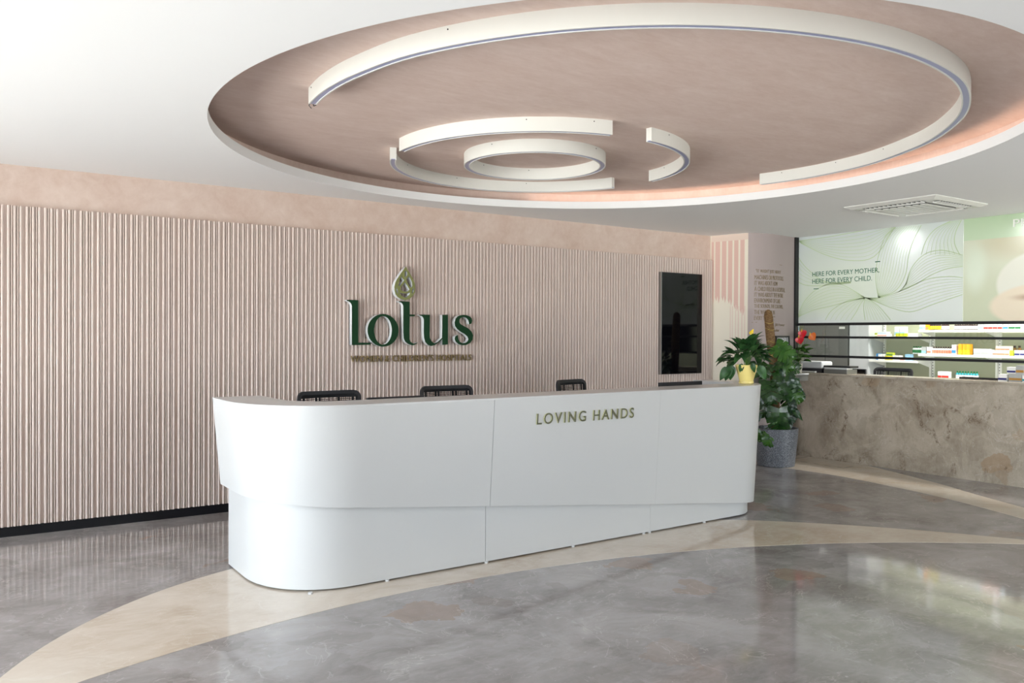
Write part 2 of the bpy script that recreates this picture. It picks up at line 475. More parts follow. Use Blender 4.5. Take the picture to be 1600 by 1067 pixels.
for t in angs:
    hx, hy = hit(t)
    # ceiling soffit, lip, back of the lip, cove floor, cove wall, top
    rings.append([(hx, hy, CE), on(t, 0, CE), on(t, 0, CE + 0.072), on(t, 0.018, CE + 0.072), on(t, 0.018, CE + 0.02), on(t, 0.16, CE + 0.02), on(t, 0.16, 3.2), (hx, hy, 3.2)])
cb = MB().sweep(rings, close=True)
tag(cb.build('ceiling', M['ceiling']), kind='structure')
pr = MB()
pr.prism([on(t, 0.16, 0)[:2] for t in angs], ZT + 0.005, 3.2)
tag(pr.build('trim_4', M['pink_ceiling']), kind='structure')
cw = MB().sweep([[on(t, 0.1595, CE + 0.02), on(t, 0.1595, ZT + 0.006), on(t, 0.15, ZT + 0.006), on(t, 0.15, CE + 0.02)] for t in angs], close=True)
tag(cw.build('trim_5', M['pink_ceiling']), kind='structure')

# warm LED ribbon lying behind the far right part of the lip
lt_ = thing('cove_light', (OC[0], OC[1], CE + 0.02), 'warm glowing LED ribbon behind the far lip of the round ceiling recess', 'cove light')
ar = [math.radians(66 - 120 * i / 90) for i in range(91)]
def onl(t, dr, z): r = r_open(t) + dr; return (r * math.cos(t), r * math.sin(t), z)
led_m = mat('warm_led_ribbon', (255, 214, 190), 0.5); led_m.node_tree.nodes['Principled BSDF'].inputs['Emission Color'].default_value = (1.0, 0.78, 0.62, 1); led_m.node_tree.nodes['Principled BSDF'].inputs['Emission Strength'].default_value = 4.0
MB().sweep([[onl(t, .05, 0.0), onl(t, .05, .01), onl(t, .065, .01), onl(t, .065, 0.0)] for t in ar]).build('led_ribbon', led_m, lt_)

# ring lights
def ring_light(name, label, c, rad, a0, a1, width=0.05, closed=False, screws=()):
    n = max(24, int(abs(a1 - a0) / 2.0))
    t = thing(name, (c[0], c[1], ZB), label, 'ceiling light', 'white ring lights in the pink ceiling recess')
    rf = rad if callable(rad) else (lambda a: rad)
    h = ZT + 0.006 - ZB
    ho = MB(); di = MB(); A = [a0 + (a1 - a0) * i / n for i in range(n if closed else n + 1)]
    def P(a, dr, z): r = rf(a) + dr; return (r * math.cos(math.radians(a)), r * math.sin(math.radians(a)), z)
    e = 0.009
    ho.sweep([[P(a, 0, 0), P(a, 0, h), P(a, -width, h), P(a, -width, 0), P(a, -width + e, 0), P(a, -width + e, 0.008), P(a, -e, 0.008), P(a, -e, 0)] for a in A], close=closed)
    o = ho.build('housing', M['ring_white'], t)
    di.sweep([[P(a, -e, 0.003), P(a, -e, 0.0078), P(a, -width + e, 0.0078), P(a, -width + e, 0.003)] for a in A], close=closed)
    di.build('diffuser', M['diffuser'], t)
    for a, side in screws:
        s = MB(); dr = 0.0 if side > 0 else -width
        p = Vector(P(a, dr, h * 0.8)); nrm = Vector((math.cos(math.radians(a)), math.sin(math.radians(a)), 0)) * side
        s.tube([p - nrm * 0.002, p + nrm * 0.002], 0.004, 8)
        s.build('screw', M['dark_plastic'], t)
    return t
BIG = [(-190, 2.21), (-171, 2.214), (-158, 2.234), (-130, 2.245), (-100, 2.236), (-78, 2.224), (-62, 2.208), (-48, 2.208), (-30, 2.232), (-10, 2.275), (2, 2.285), (14, 2.275)]
def rbig(a):
    for (a0, r0), (a1, r1) in zip(BIG, BIG[1:]):
        if a <= a1:
            k = (a - a0) / (a1 - a0); k = min(max(k, 0), 1); k = k * k * (3 - 2 * k); return r0 + (r1 - r0) * k
    return BIG[-1][1]
ring_light('ring_light', 'largest curved white ceiling light, a long open arc around the smaller rings', (3.967, 4.492), rbig, -189, 13.5, screws=[(-153, 1), (-187, 1), (-55, 1), (-20, -1), (-6, -1), (8, -1)])
ring_light('ring_light', 'small closed white ring ceiling light at the middle of the arcs', (3.997, 5.575), 0.585, 0, 360, closed=True, screws=[(-160, 1), (-70, 1), (60, -1), (110, -1)])
ring_light('ring_light', 'white quarter arc ceiling light on the near left side of the small closed ring', (4.03, 5.56), 1.225, -186, -101.4, screws=[(-130, 1), (-108, 1)])
ring_light('ring_light', 'white arc ceiling light curving beyond the small closed ring, nearest the fluted wall', (4.03, 5.56), 1.225, 18.3, 159, screws=[(60, -1), (95, -1), (130, -1)])
ring_light('ring_light', 'shortest white arc ceiling light right of the small closed ring', (4.03, 5.56), 1.225, -85, -3.4, screws=[(-75, 1), (-15, -1)])
# loose wire ends at the left tip of the largest arc
wv = MB(); p0 = Vector((3.967 + 2.19 * math.cos(math.radians(-189)), 4.492 + 2.19 * math.sin(math.radians(-189)), ZB))
wv.tube([p0 + Vector((0, 0, .03)), p0 + Vector((-.01, .02, -.004)), p0 + Vector((.012, .04, -.012))], 0.003, 6)
wv.tube([p0 + Vector((0, 0, .03)), p0 + Vector((.02, .02, -.002)), p0 + Vector((.04, .03, .01))], 0.003, 6)
wire = wv.build('wire_end', M['dark_plastic']); big = bpy.data.objects['ring_light']; wire.parent = big
wire.location = -Vector(big.location)

# ------------------------------------------------------------------ walls
tag(MB().box(LX, 8.30, WY, WY + 0.2, 0, CE).build('wall_back', M['pink_wall']), kind='structure')
# left wall and rear wall with window openings
def win_wall(name, horizontal, a0, a1, wins, fixed, th):
    b = MB(); z0, z1 = 0.08, 2.68
    def bx(p, q, za, zb):
        if horizontal: b.box(p, q, fixed - th, fixed, za, zb)
        else: b.box(fixed - th, fixed, p, q, za, zb)
    cur = a0
    for p, q in wins:
        bx(cur, p, 0, CE); bx(p, q, 0, z0); bx(p, q, z1, CE); cur = q
    bx(cur, a1, 0, CE)
    tag(b.build(name, M['grey_wall']), kind='structure')
win_wall('wall_left', False, BY, 8.0, LEFT_WIN, LX, 0.2)
win_wall('wall_front', True, LX, 12.2, BACK_WIN, BY, 0.2)
k = 0
for wins, hor in ((LEFT_WIN, False), (BACK_WIN, True)):
    for p, q in wins:
        k += 1
        ctr = (((p + q) / 2), BY - 0.1, 0.08) if hor else (LX - 0.1, (p + q) / 2, 0.08)
        wo = bpy.data.objects.new('window_%d' % k, None); wo.location = ctr; wo.rotation_euler = (0, 0, 0 if hor else PI / 2); C.objects.link(wo); wo['kind'] = 'structure'
        L_ = (q - p) / 2
        fr = MB(); t_ = 0.05
        fr.box(-L_, L_, -t_ / 2, t_ / 2, 0, t_); fr.box(-L_, L_, -t_ / 2, t_ / 2, 2.6 - t_, 2.6)
        for xx in (-L_, -t_ / 2, L_ - t_): fr.box(xx, xx + t_, -t_ / 2, t_ / 2, t_, 2.6 - t_)
        fr.build('window_frame', M['black'], wo)
        for xa, xb in ((-L_ + t_, -t_ / 2), (t_ / 2, L_ - t_)):
            MB().box(xa, xb, -0.004, 0.004, t_, 2.6 - t_).build('pane', M['glass'], wo)
tag(MB().box(11.75, 11.95, BY, 9.2, 0, CE).build('wall_right', M['shelf_back']), kind='structure')
# cream return wall with the painted pink bars, then the mauve text wall
A = Vector((8.30, 7.56)); Bq = Vector((8.42, 7.055))
TW = [(8.42, 7.055), (8.50, 7.00), (8.62, 6.965), (8.80, 6.955), (9.0, 6.975), (9.15, 7.00), (9.30, 7.02)]
dr = (Bq - A).normalized(); nn = Vector((dr.y, -dr.x))          # towards -x
if nn.x > 0: nn = -nn
tag(MB().prism([tuple(A), tuple(Bq), (8.5, 7.2), (8.5, 7.78), (8.3, 7.78)], 0, CE).build('wall_corner', M['cream']), kind='structure')
Lw = (Bq - A).length
dmx = Matrix(((dr.x, 0, nn.x, A.x), (dr.y, 0, nn.y, A.y), (0, 1, 0, 0), (0, 0, 0, 1)))
def painted(loops, m_, off):
    b = MB()
    for lp in loops:
        vs = [dmx @ Vector((x, z, off)) for x, z in lp] + [dmx @ Vector((x, z, -0.002)) for x, z in lp]; n = len(lp)
        b.add(vs, [tuple(range(n)), tuple(range(n, 2 * n))[::-1]] + [(i, (i + 1) % n, n + (i + 1) % n, n + i) for i in range(n)])
    return b
cornerw = bpy.data.objects['wall_corner']
bars = []; pale = [[(0, 2.83), (Lw, 2.83), (Lw, CE - 0.002), (0, CE - 0.002)]]
edges = [(0.0, 0.035), (0.055, 0.125), (0.15, 0.215), (0.24, 0.30), (0.325, 0.385), (0.41, 0.47)]
bots = [2.05, 2.07, 2.07, 2.03, 1.96, 1.90]
for (a, b_), z in zip(edges, bots):
    mid_ = (a + b_) / 2
    bars.append([(a, 2.83), (a, z + 0.03), (a + (b_ - a) * .3, z - 0.02), (mid_, z + 0.05), (b_ - (b_ - a) * .25, z - 0.05), (b_, z + 0.02), (b_, 2.83)])
for a, b_, z in ((0.27, 0.285, 1.3), (0.30, 0.315, 1.2), (0.345, 0.36, 1.25), (0.38, 0.40, 1.15), (0.43, 0.45, 1.2), (0.47, 0.485, 1.3)):
    pale.append([(a, z), (b_, z), (b_, 1.98), (a, 1.98)])
o = painted(bars, None, 0.0010).build('trim_6', M['drip_pink']); tag(o, kind='structure')
o = painted(pale, None, 0.0006).build('trim_7', M['drip_pale']); tag(o, kind='structure')
twp = [(q.x, q.y) for q in catmull(TW, 5)]
tag(MB().prism(twp + [(9.30, 7.2), (8.46, 7.2)], 0, CE).build('wall_text', M['fabric_mauve']), kind='structure')

# quotation lettering on the text wall
quote = thing('quote_lettering', (8.5, 6.95, 1.5), 'small brown printed quotation in ten short lines on the mauve wall', 'wall lettering')
lines = [('"IT WASN\'T JUST ABOUT', 8.50, 0.46), ('MACHINES OR PROTOCOLS.', 8.485, 0.54), ('IT WAS ABOUT HOW', 8.485, 0.40), ('A CHILD FEELS IN A HOSPITAL.', 8.485, 0.585), ('IT WAS ABOUT THE ENTIRE', 8.485, 0.535),
         ('ENVIRONMENT OF CARE -', 8.485, 0.49), ('THE SOUNDS, THE COLOURS,', 8.485, 0.53), ('THE WARMNESS IN', 8.485, 0.34), ('EVERY THOUGHT."', 8.485, 0.34)]
def wall_y(x):
    for (x0, y0), (x1, y1) in zip(twp, twp[1:]):
        if x0 <= x <= x1 + 1e-6: return y0 + (y1 - y0) * (x - x0) / (x1 - x0)
    return 6.95
def bend(o, off=0.0):
    for v in o.data.vertices:
        p = v.co; v.co = Vector((p.x, wall_y(p.x) - 0.001 + (p.y - 6.95), p.z))
    o.location = -Vector(quote.location)
zt = 2.395
for body, x, wd in lines:
    o = fit_text('text_line', body, [M['text_brown']], frame((x, 6.95, zt), (1, 0, 0), (0, 0, 1)), wd, 0.056, 0.002, 0.0, parent=quote); bend(o); zt -= 0.0745
o = fit_text('text_line', '- Jilli Power', [M['text_brown']], frame((8.80, 6.95, 1.715), (1, 0, 0), (0, 0, 1)), 0.26, 0.045, 0.002, parent=quote); bend(o)
o = fit_text('text_line', 'Author', [M['text_brown']], frame((8.80, 6.95, 1.655), (1, 0, 0), (0, 0, 1)), 0.13, 0.035, 0.002, parent=quote); bend(o)
o = MB().box(8.46, 8.52, 6.949, 6.951, 1.768, 1.774).build('text_dash', M['text_brown'], quote); bend(o)
o = MB().box(8.93, 8.99, 6.949, 6.951, 2.52, 2.526).build('text_dash', M['text_brown'], quote); bend(o)

# ------------------------------------------------------------------ fluted wall panel and skirting
PXR = 8.335; PT = 2.588
prof = []           # (x, y) front outline
yb, yf = 7.547, 7.526
x = LX + 0.02; per = 0.1262
pat = [('w', .0225), ('n', .0125), ('w', .0225), ('n', .0125), ('w', .0225)]
while x < PXR - 0.01:
    u = x
    for kx, wd in pat:
        hh = (yb - yf) if kx == 'w' else (yb - yf) * 0.8
        for a in range(0, 6):
            t = a / 5; prof.append((u + wd * (0.5 - 0.5 * math.cos(PI * t)), yb - hh * math.sin(PI * t) ** 0.55))
        u += wd + 0.0035
    prof.append((u, yb)); prof.append((x + per - 0.004, yb))
    x += per
prof = [q for q in prof if q[0] < PXR] + [(PXR, yb), (PXR, WY)]
b = MB(); n = len(prof); poly = prof + [(LX + 0.02, WY)]
b.prism(poly, 0.078, PT)
fl = b.build('fluted_wall_panel', M['fluted'])
tag(fl, 'wide beige pink fluted panel of fine upright ribs covering the back wall', 'wall panel')
tag(MB().box(LX, PXR, 7.535, WY, 0, 0.078).build('baseboard_back', M['skirting']), kind='structure')

# ------------------------------------------------------------------ wall sign
LOGO_DATA = {"l":[[[3.1375,1.925],[3.257,1.9256],[3.2585,1.5138],[3.3858,1.5136],[3.3859,1.4941],[3.1916,1.4905],[3.1903,1.8666],[3.1847,1.8847],[3.1735,1.9],[3.1569,1.911],[3.1375,1.9172]]],"o":[[[3.6885,1.636],[3.6871,1.6147],[3.6828,1.5938],[3.6757,1.5737],[3.6659,1.5546],[3.6536,1.5369],[3.6389,1.521],[3.6222,1.507],[3.6038,1.4953],[3.584,1.486],[3.5631,1.4793],[3.5416,1.4753],[3.5197,1.474],[3.4978,1.4755],[3.4764,1.4797],[3.4558,1.4865],[3.4363,1.4958],[3.4183,1.5074],[3.402,1.5212],[3.3877,1.5369],[3.3757,1.5542],[3.3662,1.5729],[3.3592,1.5926],[3.355,1.6129],[3.3535,1.6337],[3.3548,1.6544],[3.3589,1.6749],[3.3657,1.6946],[3.3751,1.7134],[3.387,1.7309],[3.4012,1.7467],[3.4173,1.7607],[3.4353,1.7726],[3.4547,1.7822],[3.4752,1.7893],[3.4966,1.7938],[3.5184,1.7955],[3.5403,1.7945],[3.5619,1.7908],[3.5828,1.7844],[3.6027,1.7754],[3.6212,1.7639],[3.638,1.7502],[3.6528,1.7345],[3.6652,1.717],[3.6752,1.698],[3.6825,1.678],[3.6869,1.6572]],[[3.6136,1.6534],[3.6111,1.6715],[3.6069,1.689],[3.6013,1.7055],[3.5943,1.7208],[3.586,1.7345],[3.5766,1.7466],[3.5661,1.7567],[3.5549,1.7646],[3.5431,1.7704],[3.5309,1.7738],[3.5185,1.7748],[3.5062,1.7734],[3.494,1.7696],[3.4824,1.7635],[3.4714,1.7552],[3.4612,1.7449],[3.452,1.7327],[3.4439,1.7189],[3.4372,1.7036],[3.4318,1.6871],[3.4279,1.6698],[3.4256,1.6519],[3.4249,1.6336],[3.4257,1.6154],[3.4282,1.5975],[3.4322,1.5802],[3.4377,1.5638],[3.4446,1.5486],[3.4527,1.5349],[3.462,1.5228],[3.4723,1.5126],[3.4834,1.5045],[3.4951,1.4986],[3.5072,1.495],[3.5196,1.4937],[3.532,1.4949],[3.5442,1.4984],[3.5559,1.5043],[3.5671,1.5125],[3.5774,1.5227],[3.5868,1.5349],[3.595,1.5488],[3.6019,1.5642],[3.6074,1.5808],[3.6113,1.5983],[3.6137,1.6165],[3.6145,1.6349]]],"t":[[[3.6873,1.9266],[3.8103,1.9261],[3.8109,1.797],[3.8686,1.7969],[3.8686,1.7789],[3.8109,1.778],[3.8098,1.6178],[3.8119,1.5472],[3.8211,1.5244],[3.8394,1.5091],[3.8637,1.5025],[3.8299,1.5062],[3.8603,1.5035],[3.8847,1.5089],[3.9031,1.517],[3.9031,1.5116],[3.8787,1.4952],[3.8482,1.4861],[3.8839,1.4861],[3.8334,1.4874],[3.7909,1.5011],[3.7607,1.5255],[3.7456,1.558],[3.7405,1.6174],[3.7395,1.8794],[3.7322,1.8981],[3.7172,1.914],[3.6873,1.9213]]],"u":[[[3.9172,1.796],[4.0429,1.7982],[4.0409,1.6741],[4.0401,1.5858],[4.0439,1.561],[4.0547,1.5362],[4.0767,1.5141],[4.1019,1.5057],[4.1334,1.5195],[4.1839,1.5624],[4.1865,1.6754],[4.1859,1.8007],[4.2543,1.8019],[4.2558,1.4942],[4.1874,1.4888],[4.1859,1.5473],[4.146,1.5167],[4.102,1.4891],[4.0581,1.4782],[4.0206,1.4893],[3.9894,1.5197],[3.9755,1.5636],[3.9716,1.6185],[3.971,1.7448],[3.9635,1.7667],[3.948,1.7829],[3.9172,1.7906]]],"s":[[[4.4415,1.8023],[4.4811,1.8002],[4.521,1.7866],[4.5424,1.767],[4.5492,1.7415],[4.538,1.7128],[4.5081,1.704],[4.5067,1.7239],[4.4979,1.7493],[4.478,1.7689],[4.4482,1.7809],[4.4154,1.7765],[4.3926,1.7563],[4.3894,1.7281],[4.4059,1.7057],[4.4421,1.688],[4.5017,1.6613],[4.5418,1.6274],[4.5606,1.5876],[4.5522,1.5419],[4.5224,1.5077],[4.4761,1.4879],[4.4234,1.4841],[4.3775,1.4978],[4.3448,1.5249],[4.333,1.5531],[4.3413,1.5784],[4.3738,1.5926],[4.3752,1.57],[4.3825,1.5446],[4.4003,1.5192],[4.4299,1.5051],[4.4628,1.5078],[4.4924,1.5277],[4.5009,1.5504],[4.4889,1.576],[4.4557,1.6014],[4.4096,1.6238],[4.3637,1.6545],[4.3375,1.6881],[4.3322,1.7217],[4.3437,1.7613],[4.3696,1.787],[4.4022,1.7988]]],"e":[[[3.7672,2.278],[3.7891,2.24],[3.8198,2.1984],[3.8463,2.1564],[3.8663,2.1139],[3.8739,2.071],[3.8697,2.0236],[3.8471,1.9836],[3.8121,1.9551],[3.7643,1.9401],[3.7166,1.9465],[3.6778,1.9668],[3.6542,1.9933],[3.6421,2.0316],[3.6402,2.0703],[3.6494,2.1055],[3.6685,2.145],[3.6984,2.189],[3.7327,2.2334]],[[3.763,2.2349],[3.7783,2.2239],[3.7827,2.2006],[3.7763,2.1808],[3.759,2.1683],[3.7524,2.1875],[3.7536,2.2149]],[[3.7135,2.1761],[3.7287,2.1592],[3.7483,2.1386],[3.7289,2.1125],[3.6946,2.0723],[3.6859,2.0875],[3.6923,2.1188],[3.7029,2.1504]],[[3.8003,2.1818],[3.82,2.1513],[3.8355,2.1167],[3.8378,2.0854],[3.8313,2.0694],[3.816,2.0689],[3.8028,2.088],[3.7853,2.1147],[3.7721,2.1454],[3.7851,2.1655]],[[3.757,2.1175],[3.781,2.0872],[3.8074,2.049],[3.79,2.0288],[3.7596,2.0239],[3.7293,2.0287],[3.7098,2.0456],[3.7118,2.0651],[3.7333,2.0932]],[[3.697,2.014],[3.725,2.0072],[3.7597,2.0063],[3.7944,2.0133],[3.814,2.0198],[3.8032,1.994],[3.7729,1.9657],[3.7425,1.9687],[3.7121,1.9912]],[[3.6603,2.0633],[3.6754,2.0405],[3.682,2.0019],[3.6669,2.0169],[3.6583,2.0399]],[[3.8555,2.0703],[3.86,2.0469],[3.8469,2.015],[3.836,2.0068],[3.838,2.0383]]]}
sign = thing('wall_sign', (3.85, 7.52, 1.31), 'raised Lotus sign in dark green letters with gold droplet emblem on fluted wall', 'sign')
def logo_part(nm, loops, face):
    me = curve_mesh([[(x, z) for x, z in lp] for lp in loops], 0.056)
    o = bpy.data.objects.new(nm, me); C.objects.link(o)
    me.materials.clear(); me.materials.append(face); me.materials.append(M['return'])
    for p in me.polygons: p.material_index = 0 if abs(p.normal.z) > 0.7 else 1
    for v in me.vertices: v.co = Vector((v.co.x, 7.46 + 0.028 - v.co.z, v.co.y)) - Vector(sign.location)
    me.flip_normals() if False else None
    b = bmesh.new(); b.from_mesh(me); bmesh.ops.recalc_face_normals(b, faces=b.faces); b.to_mesh(me); b.free()
    o.parent = sign; return o
for kx in ('l', 'o', 't', 'u', 's'): logo_part('letter', LOGO_DATA[kx], M['green'])
em = logo_part('droplet_emblem', LOGO_DATA['e'], M['olive']); em['label'] = 'olive gold droplet emblem with woven cut-outs'
for kx in ('l', 'o', 't', 'u', 's', 'e'):
    q = LOGO_DATA[kx][0]; cx = sum(p[0] for p in q) / len(q); 
    if kx == 'l': cx -= 0.03
    if kx == 'o': cx = min(p[0] for p in q) + 0.04
    if kx == 'e': cx = min(p[0] for p in q) + 0.02
    if kx == 'u': cx = max(p[0] for p in q) - 0.05
    cz = sum(p[1] for p in q) / len(q)
    MB().tube([Vector((cx, 7.51, cz)) - Vector(sign.location), Vector((cx, 7.545, cz)) - Vector(sign.location)], 0.006, 6).build('standoff', M['chrome'], sign)
tg = fit_text('tagline', "WOMEN & CHILDREN'S HOSPITALS", [M['brass'], M['brass']], frame((3.203, 7.52, 1.323), (1, 0, 0), (0, 0, 1)), 1.372, 0.066, 0.014, 0.0, 1.05, parent=sign)
tg.location = -Vector(sign.location)
split_words(tg, 4)

# ------------------------------------------------------------------ wall display
tv = thing('wall_display', (7.69, 7.50, 1.75), 'tall portrait black glass display mounted on the fluted wall', 'display')
MB().box(-0.362, 0.362, -0.01, 0.035, -0.640, 0.640).build('casing', M['gloss_black'], tv, bevel=0.004)
MB().box(-0.350, 0.350, -0.012, -0.009, -0.628, 0.628).build('screen', M['screen'], tv)
MB().box(-0.368, -0.362, -0.012, 0.035, -0.642, 0.642).build('edge_strip', M['chrome'], tv)

# ------------------------------------------------------------------ reception desk
desk = thing('reception_desk', (3.8, 5.3, 0), 'long white curved reception desk with leaning front and LOVING HANDS lettering', 'reception desk')
DO = Vector((3.8, 5.3, 0))
def fy(x): return 4.858 + 0.0147 * (x - 2.3)
base = []
YE = 5.79
for i in range(8): base.append((1.575, YE - (YE - 5.45) * i / 8))
cx, cy = 2.12, 5.45; rx, ry = 0.545, cy - fy(2.12); ex = 2 / 2.25
for i in range(25):
    t = PI / 2 * i / 24
    base.append((cx - rx * abs(math.cos(t)) ** ex, cy - ry * abs(math.sin(t)) ** ex))
RXR = 6.09; rr_ = 0.34
xs = [2.12 + (RXR - rr_ - 2.12) * i / 44 for i in range(1, 44)]
xs = sorted(xs + [3.0832, 3.0868, 4.6762, 4.6798])
base += [(x, fy(x)) for x in xs]
cx2 = RXR - rr_; cy2 = fy(cx2) + rr_
for i in range(21):
    t = PI / 2 * i / 20; base.append((cx2 + rr_ * math.sin(t), cy2 - rr_ * math.cos(t)))
for i in range(1, 7): base.append((RXR, cy2 + (5.68 - cy2) * i / 6))
# normals
N = []
for i in range(len(base)):
    a = Vector(base[max(i - 1, 0)]); b_ = Vector(base[min(i + 1, len(base) - 1)]); t = (b_ - a).normalized(); N.append(Vector((t.y, -t.x)))
def off(i, d, z): return (base[i][0] + N[i].x * d - DO.x, base[i][1] + N[i].y * d - DO.y, z)
def wi_(i):                                   # ledge depth inward: narrower along the right wing
    if base[i][0] > 5.7: k = min(1, max(0, (base[i][1] - 4.93) / 0.2)); return -0.22 + 0.12 * k
    return -0.22
def zb_(i): return 0.41 - 0.1047 * (base[i][0] - 3.085)
HT = 1.163
iA = min(range(len(base)), key=lambda i: abs(base[i][0] - 3.0832) + (base[i][1] > 5.2) * 9); iB = iA + 1
iC = min(range(len(base)), key=lambda i: abs(base[i][0] - 4.6762) + (base[i][1] > 5.2) * 9); iD = iC + 1
segs = [range(0, iA + 1), range(iB, iC + 1), range(iD, len(base))]
for sg in segs:
    MB().sweep([[off(i, 0.055, zb_(i)), off(i, 0.1085, HT - 0.0125), off(i, 0.080, HT - 0.0125), off(i, -0.02, zb_(i))] for i in sg]).build('upper_panel', M['white'], desk, smooth=True)
    MB().sweep([[off(i, 0.0, 0.012), off(i, 0.0, zb_(i) - 0.001), off(i, -0.02, zb_(i) - 0.001), off(i, -0.02, 0.012)] for i in sg]).build('lower_panel', M['white'], desk, smooth=True)
al = range(len(base))
led = MB().sweep([[off(i, 0.110, HT - 0.012), off(i, 0.110, HT - 0.003), off(i, 0.107, HT), off(i, wi_(i), HT), off(i, wi_(i), HT - 0.045), off(i, wi_(i) + .04, HT - 0.045), off(i, wi_(i) + .04, HT - 0.012)] for i in al])
led.build('ledge', M['white'], desk, smooth=True)
MB().sweep([[off(i, -0.022, 0.014), off(i, -0.022, HT - 0.05), off(i, -0.035, HT - 0.05), off(i, -0.035, 0.014)] for i in al]).build('inner_shell', M['white'], desk, smooth=True)
MB().sweep([[off(i, wi_(i) + .035, 0.014), off(i, wi_(i) + .035, HT - 0.046), off(i, wi_(i) + .02, HT - 0.046), off(i, wi_(i) + .02, 0.014)] for i in al]).build('back_panel', M['white'], desk, smooth=True)
MB().sweep([[off(i, -0.05, 0.0), off(i, -0.05, 0.013), off(i, -0.17, 0.013), off(i, -0.17, 0.0)] for i in al]).build('plinth', M['black'], desk)
for i in (0, len(base) - 1):
    p = [off(i, 0.100, HT - 0.0125), off(i, 0.045, zb_(i)), off(i, -0.005, zb_(i)), off(i, -0.005, 0.013), off(i, wi_(i) + .02, 0.013), off(i, wi_(i) + .02, HT - 0.0125)]
    q = [(a, b_ + 0.012, c) for a, b_, c in p]; n = 6
    MB().add(p + q, [tuple(range(n)), tuple(range(n, 2 * n))[::-1]] + [(k, (k + 1) % n, n + (k + 1) % n, n + k) for k in range(n)]).build('end_panel', M['white'], desk)
MB().box(1.80 - DO.x, 5.88 - DO.x, 5.08 - DO.y, 5.74 - DO.y, 0.715, 0.74).build('work_surface', M['white'], desk)
for x, y in ((1.82, 4.875), (2.33, 4.86), (3.095, 4.872), (3.878, 4.884), (4.61, 4.896), (4.676, 4.898), (5.32, 4.906), (1.60, 5.70), (6.06, 5.70)):
    MB().lathe([(0.014, 0), (0.014, 0.0125)], x - DO.x, y + 0.004 - DO.y, 12).build('levelling_foot', M['white'], desk)
# lettering follows the lean of the front
def desk_front(x, z):
    d = 0.055 + (0.11 - 0.055) * (z - (0.41 - 0.1047 * (x - 3.085))) / (HT - 0.0125 - (0.41 - 0.1047 * (x - 3.085)))
    return fy(x) - d
lt = fit_text('lettering', 'LOVING HANDS', [M['desk_letter'], M['desk_letter_side']], frame((3.45, 0, 0.957), (1, 0, 0), (0, 0, 1)), 0.94, 0.080, 0.008, 0.006, 1.25, parent=desk)
for v in lt.data.vertices:
    p = v.co.copy(); v.co = Vector((p.x - DO.x, desk_front(p.x, p.z) + p.y - 0.0005 - DO.y, p.z))
split_words(lt, 2)
# ------------------------------------------------------------------ pharmacy front
post = thing('glazing_frame', (GX, 6.97, 0), 'black metal pharmacy front frame of one corner post and three slim rails', 'frame')
def loc_box(t, x0, x1, y0, y1, z0, z1, name, m_, bev=0, parent=None):
    L_ = t.location
    return MB().box(x0 - L_.x, x1 - L_.x, y0 - L_.y, y1 - L_.y, z0 - L_.z, z1 - L_.z).build(name, m_, parent or t, bevel=bev)
YR = 1.2
loc_box(post, 9.302, GX, 7.00, 7.05, 1.114, CE, 'post', M['black'])
for za, zb2 in ((1.737, 1.770), (1.570, 1.598), (1.322, 1.352)):
    loc_box(post, GX - 0.02, GX + 0.02, YR, 7.0, za, zb2, 'rail', M['black'])
for za, zb2 in ((1.352, 1.570), (1.598, 1.737)):
    loc_box(post, GX - 0.003, GX + 0.003, YR, 7.0, za, zb2, 'glass_pane', M['glass'])

# printed graphic panels above the rails
gm = mat('printed_leaf_graphic', (196, 206, 200), 0.35); g = NG(gm)
P = g.xyz(); v = g.mapping((0, 0.5, 0.7))
base_c = g.ramp(g.noise(v, 1.0, 2, 0.5, 0.4), [(0.3, (206, 216, 204)), (0.55, (212, 220, 220)), (0.75, (204, 218, 196))]); g.col(base_c)
pm = mat('printed_photo_graphic', (190, 200, 170), 0.35); g = NG(pm); P = g.xyz()
def smooth(src, a, b):
    n = g.t.nodes.new('ShaderNodeMapRange'); n.interpolation_type = 'SMOOTHSTEP'
    n.inputs['From Min'].default_value = a; n.inputs['From Max'].default_value = b
    g.t.links.new(src, n.inputs['Value']); return n.outputs[0]
def dist2(cy, cz, ry_, rz_):
    a = g.math('DIVIDE', g.math('SUBTRACT', P[1], cy), ry_); b_ = g.math('DIVIDE', g.math('SUBTRACT', P[2], cz), rz_)
    return g.math('SQRT', g.math('ADD', g.math('MULTIPLY', a, a), g.math('MULTIPLY', b_, b_)))
c = g.mix(smooth(P[2], 2.0, 2.6), (186, 194, 158), (206, 210, 186))
c = g.mix(smooth(dist2(4.25, 2.62, 0.55, 0.28), 1.0, 0.3), c, (194, 186, 152))
c = g.mix(smooth(dist2(4.70, 2.35, 0.18, 0.35), 1.0, 0.2), c, (210, 222, 200))
c = g.mix(smooth(dist2(3.98, 2.16, 0.50, 0.36), 1.03, 0.93), c, (222, 220, 206))            # pale cap of a sleeping baby, soft focus
c = g.mix(smooth(dist2(3.90, 1.93, 0.62, 0.24), 1.10, 0.95), c, (226, 206, 178))
c = g.mix(smooth(dist2(4.10, 2.02, 0.30, 0.055), 1.0, 0.1), c, (172, 126, 84))
c = g.mix(smooth(P[2], 2.666, 2.672), c, (184, 208, 172))
g.col(c)
gp = thing('graphic_panel', (GX, 5.9, 2.3), 'pale green printed panel with thin leaf lines and HERE FOR EVERY MOTHER text', 'wall graphic')
gp2 = thing('graphic_panel', (GX, 3.3, 2.3), 'green and beige printed panel with blurred baby photo and white PHARMACY letters', 'wall graphic')
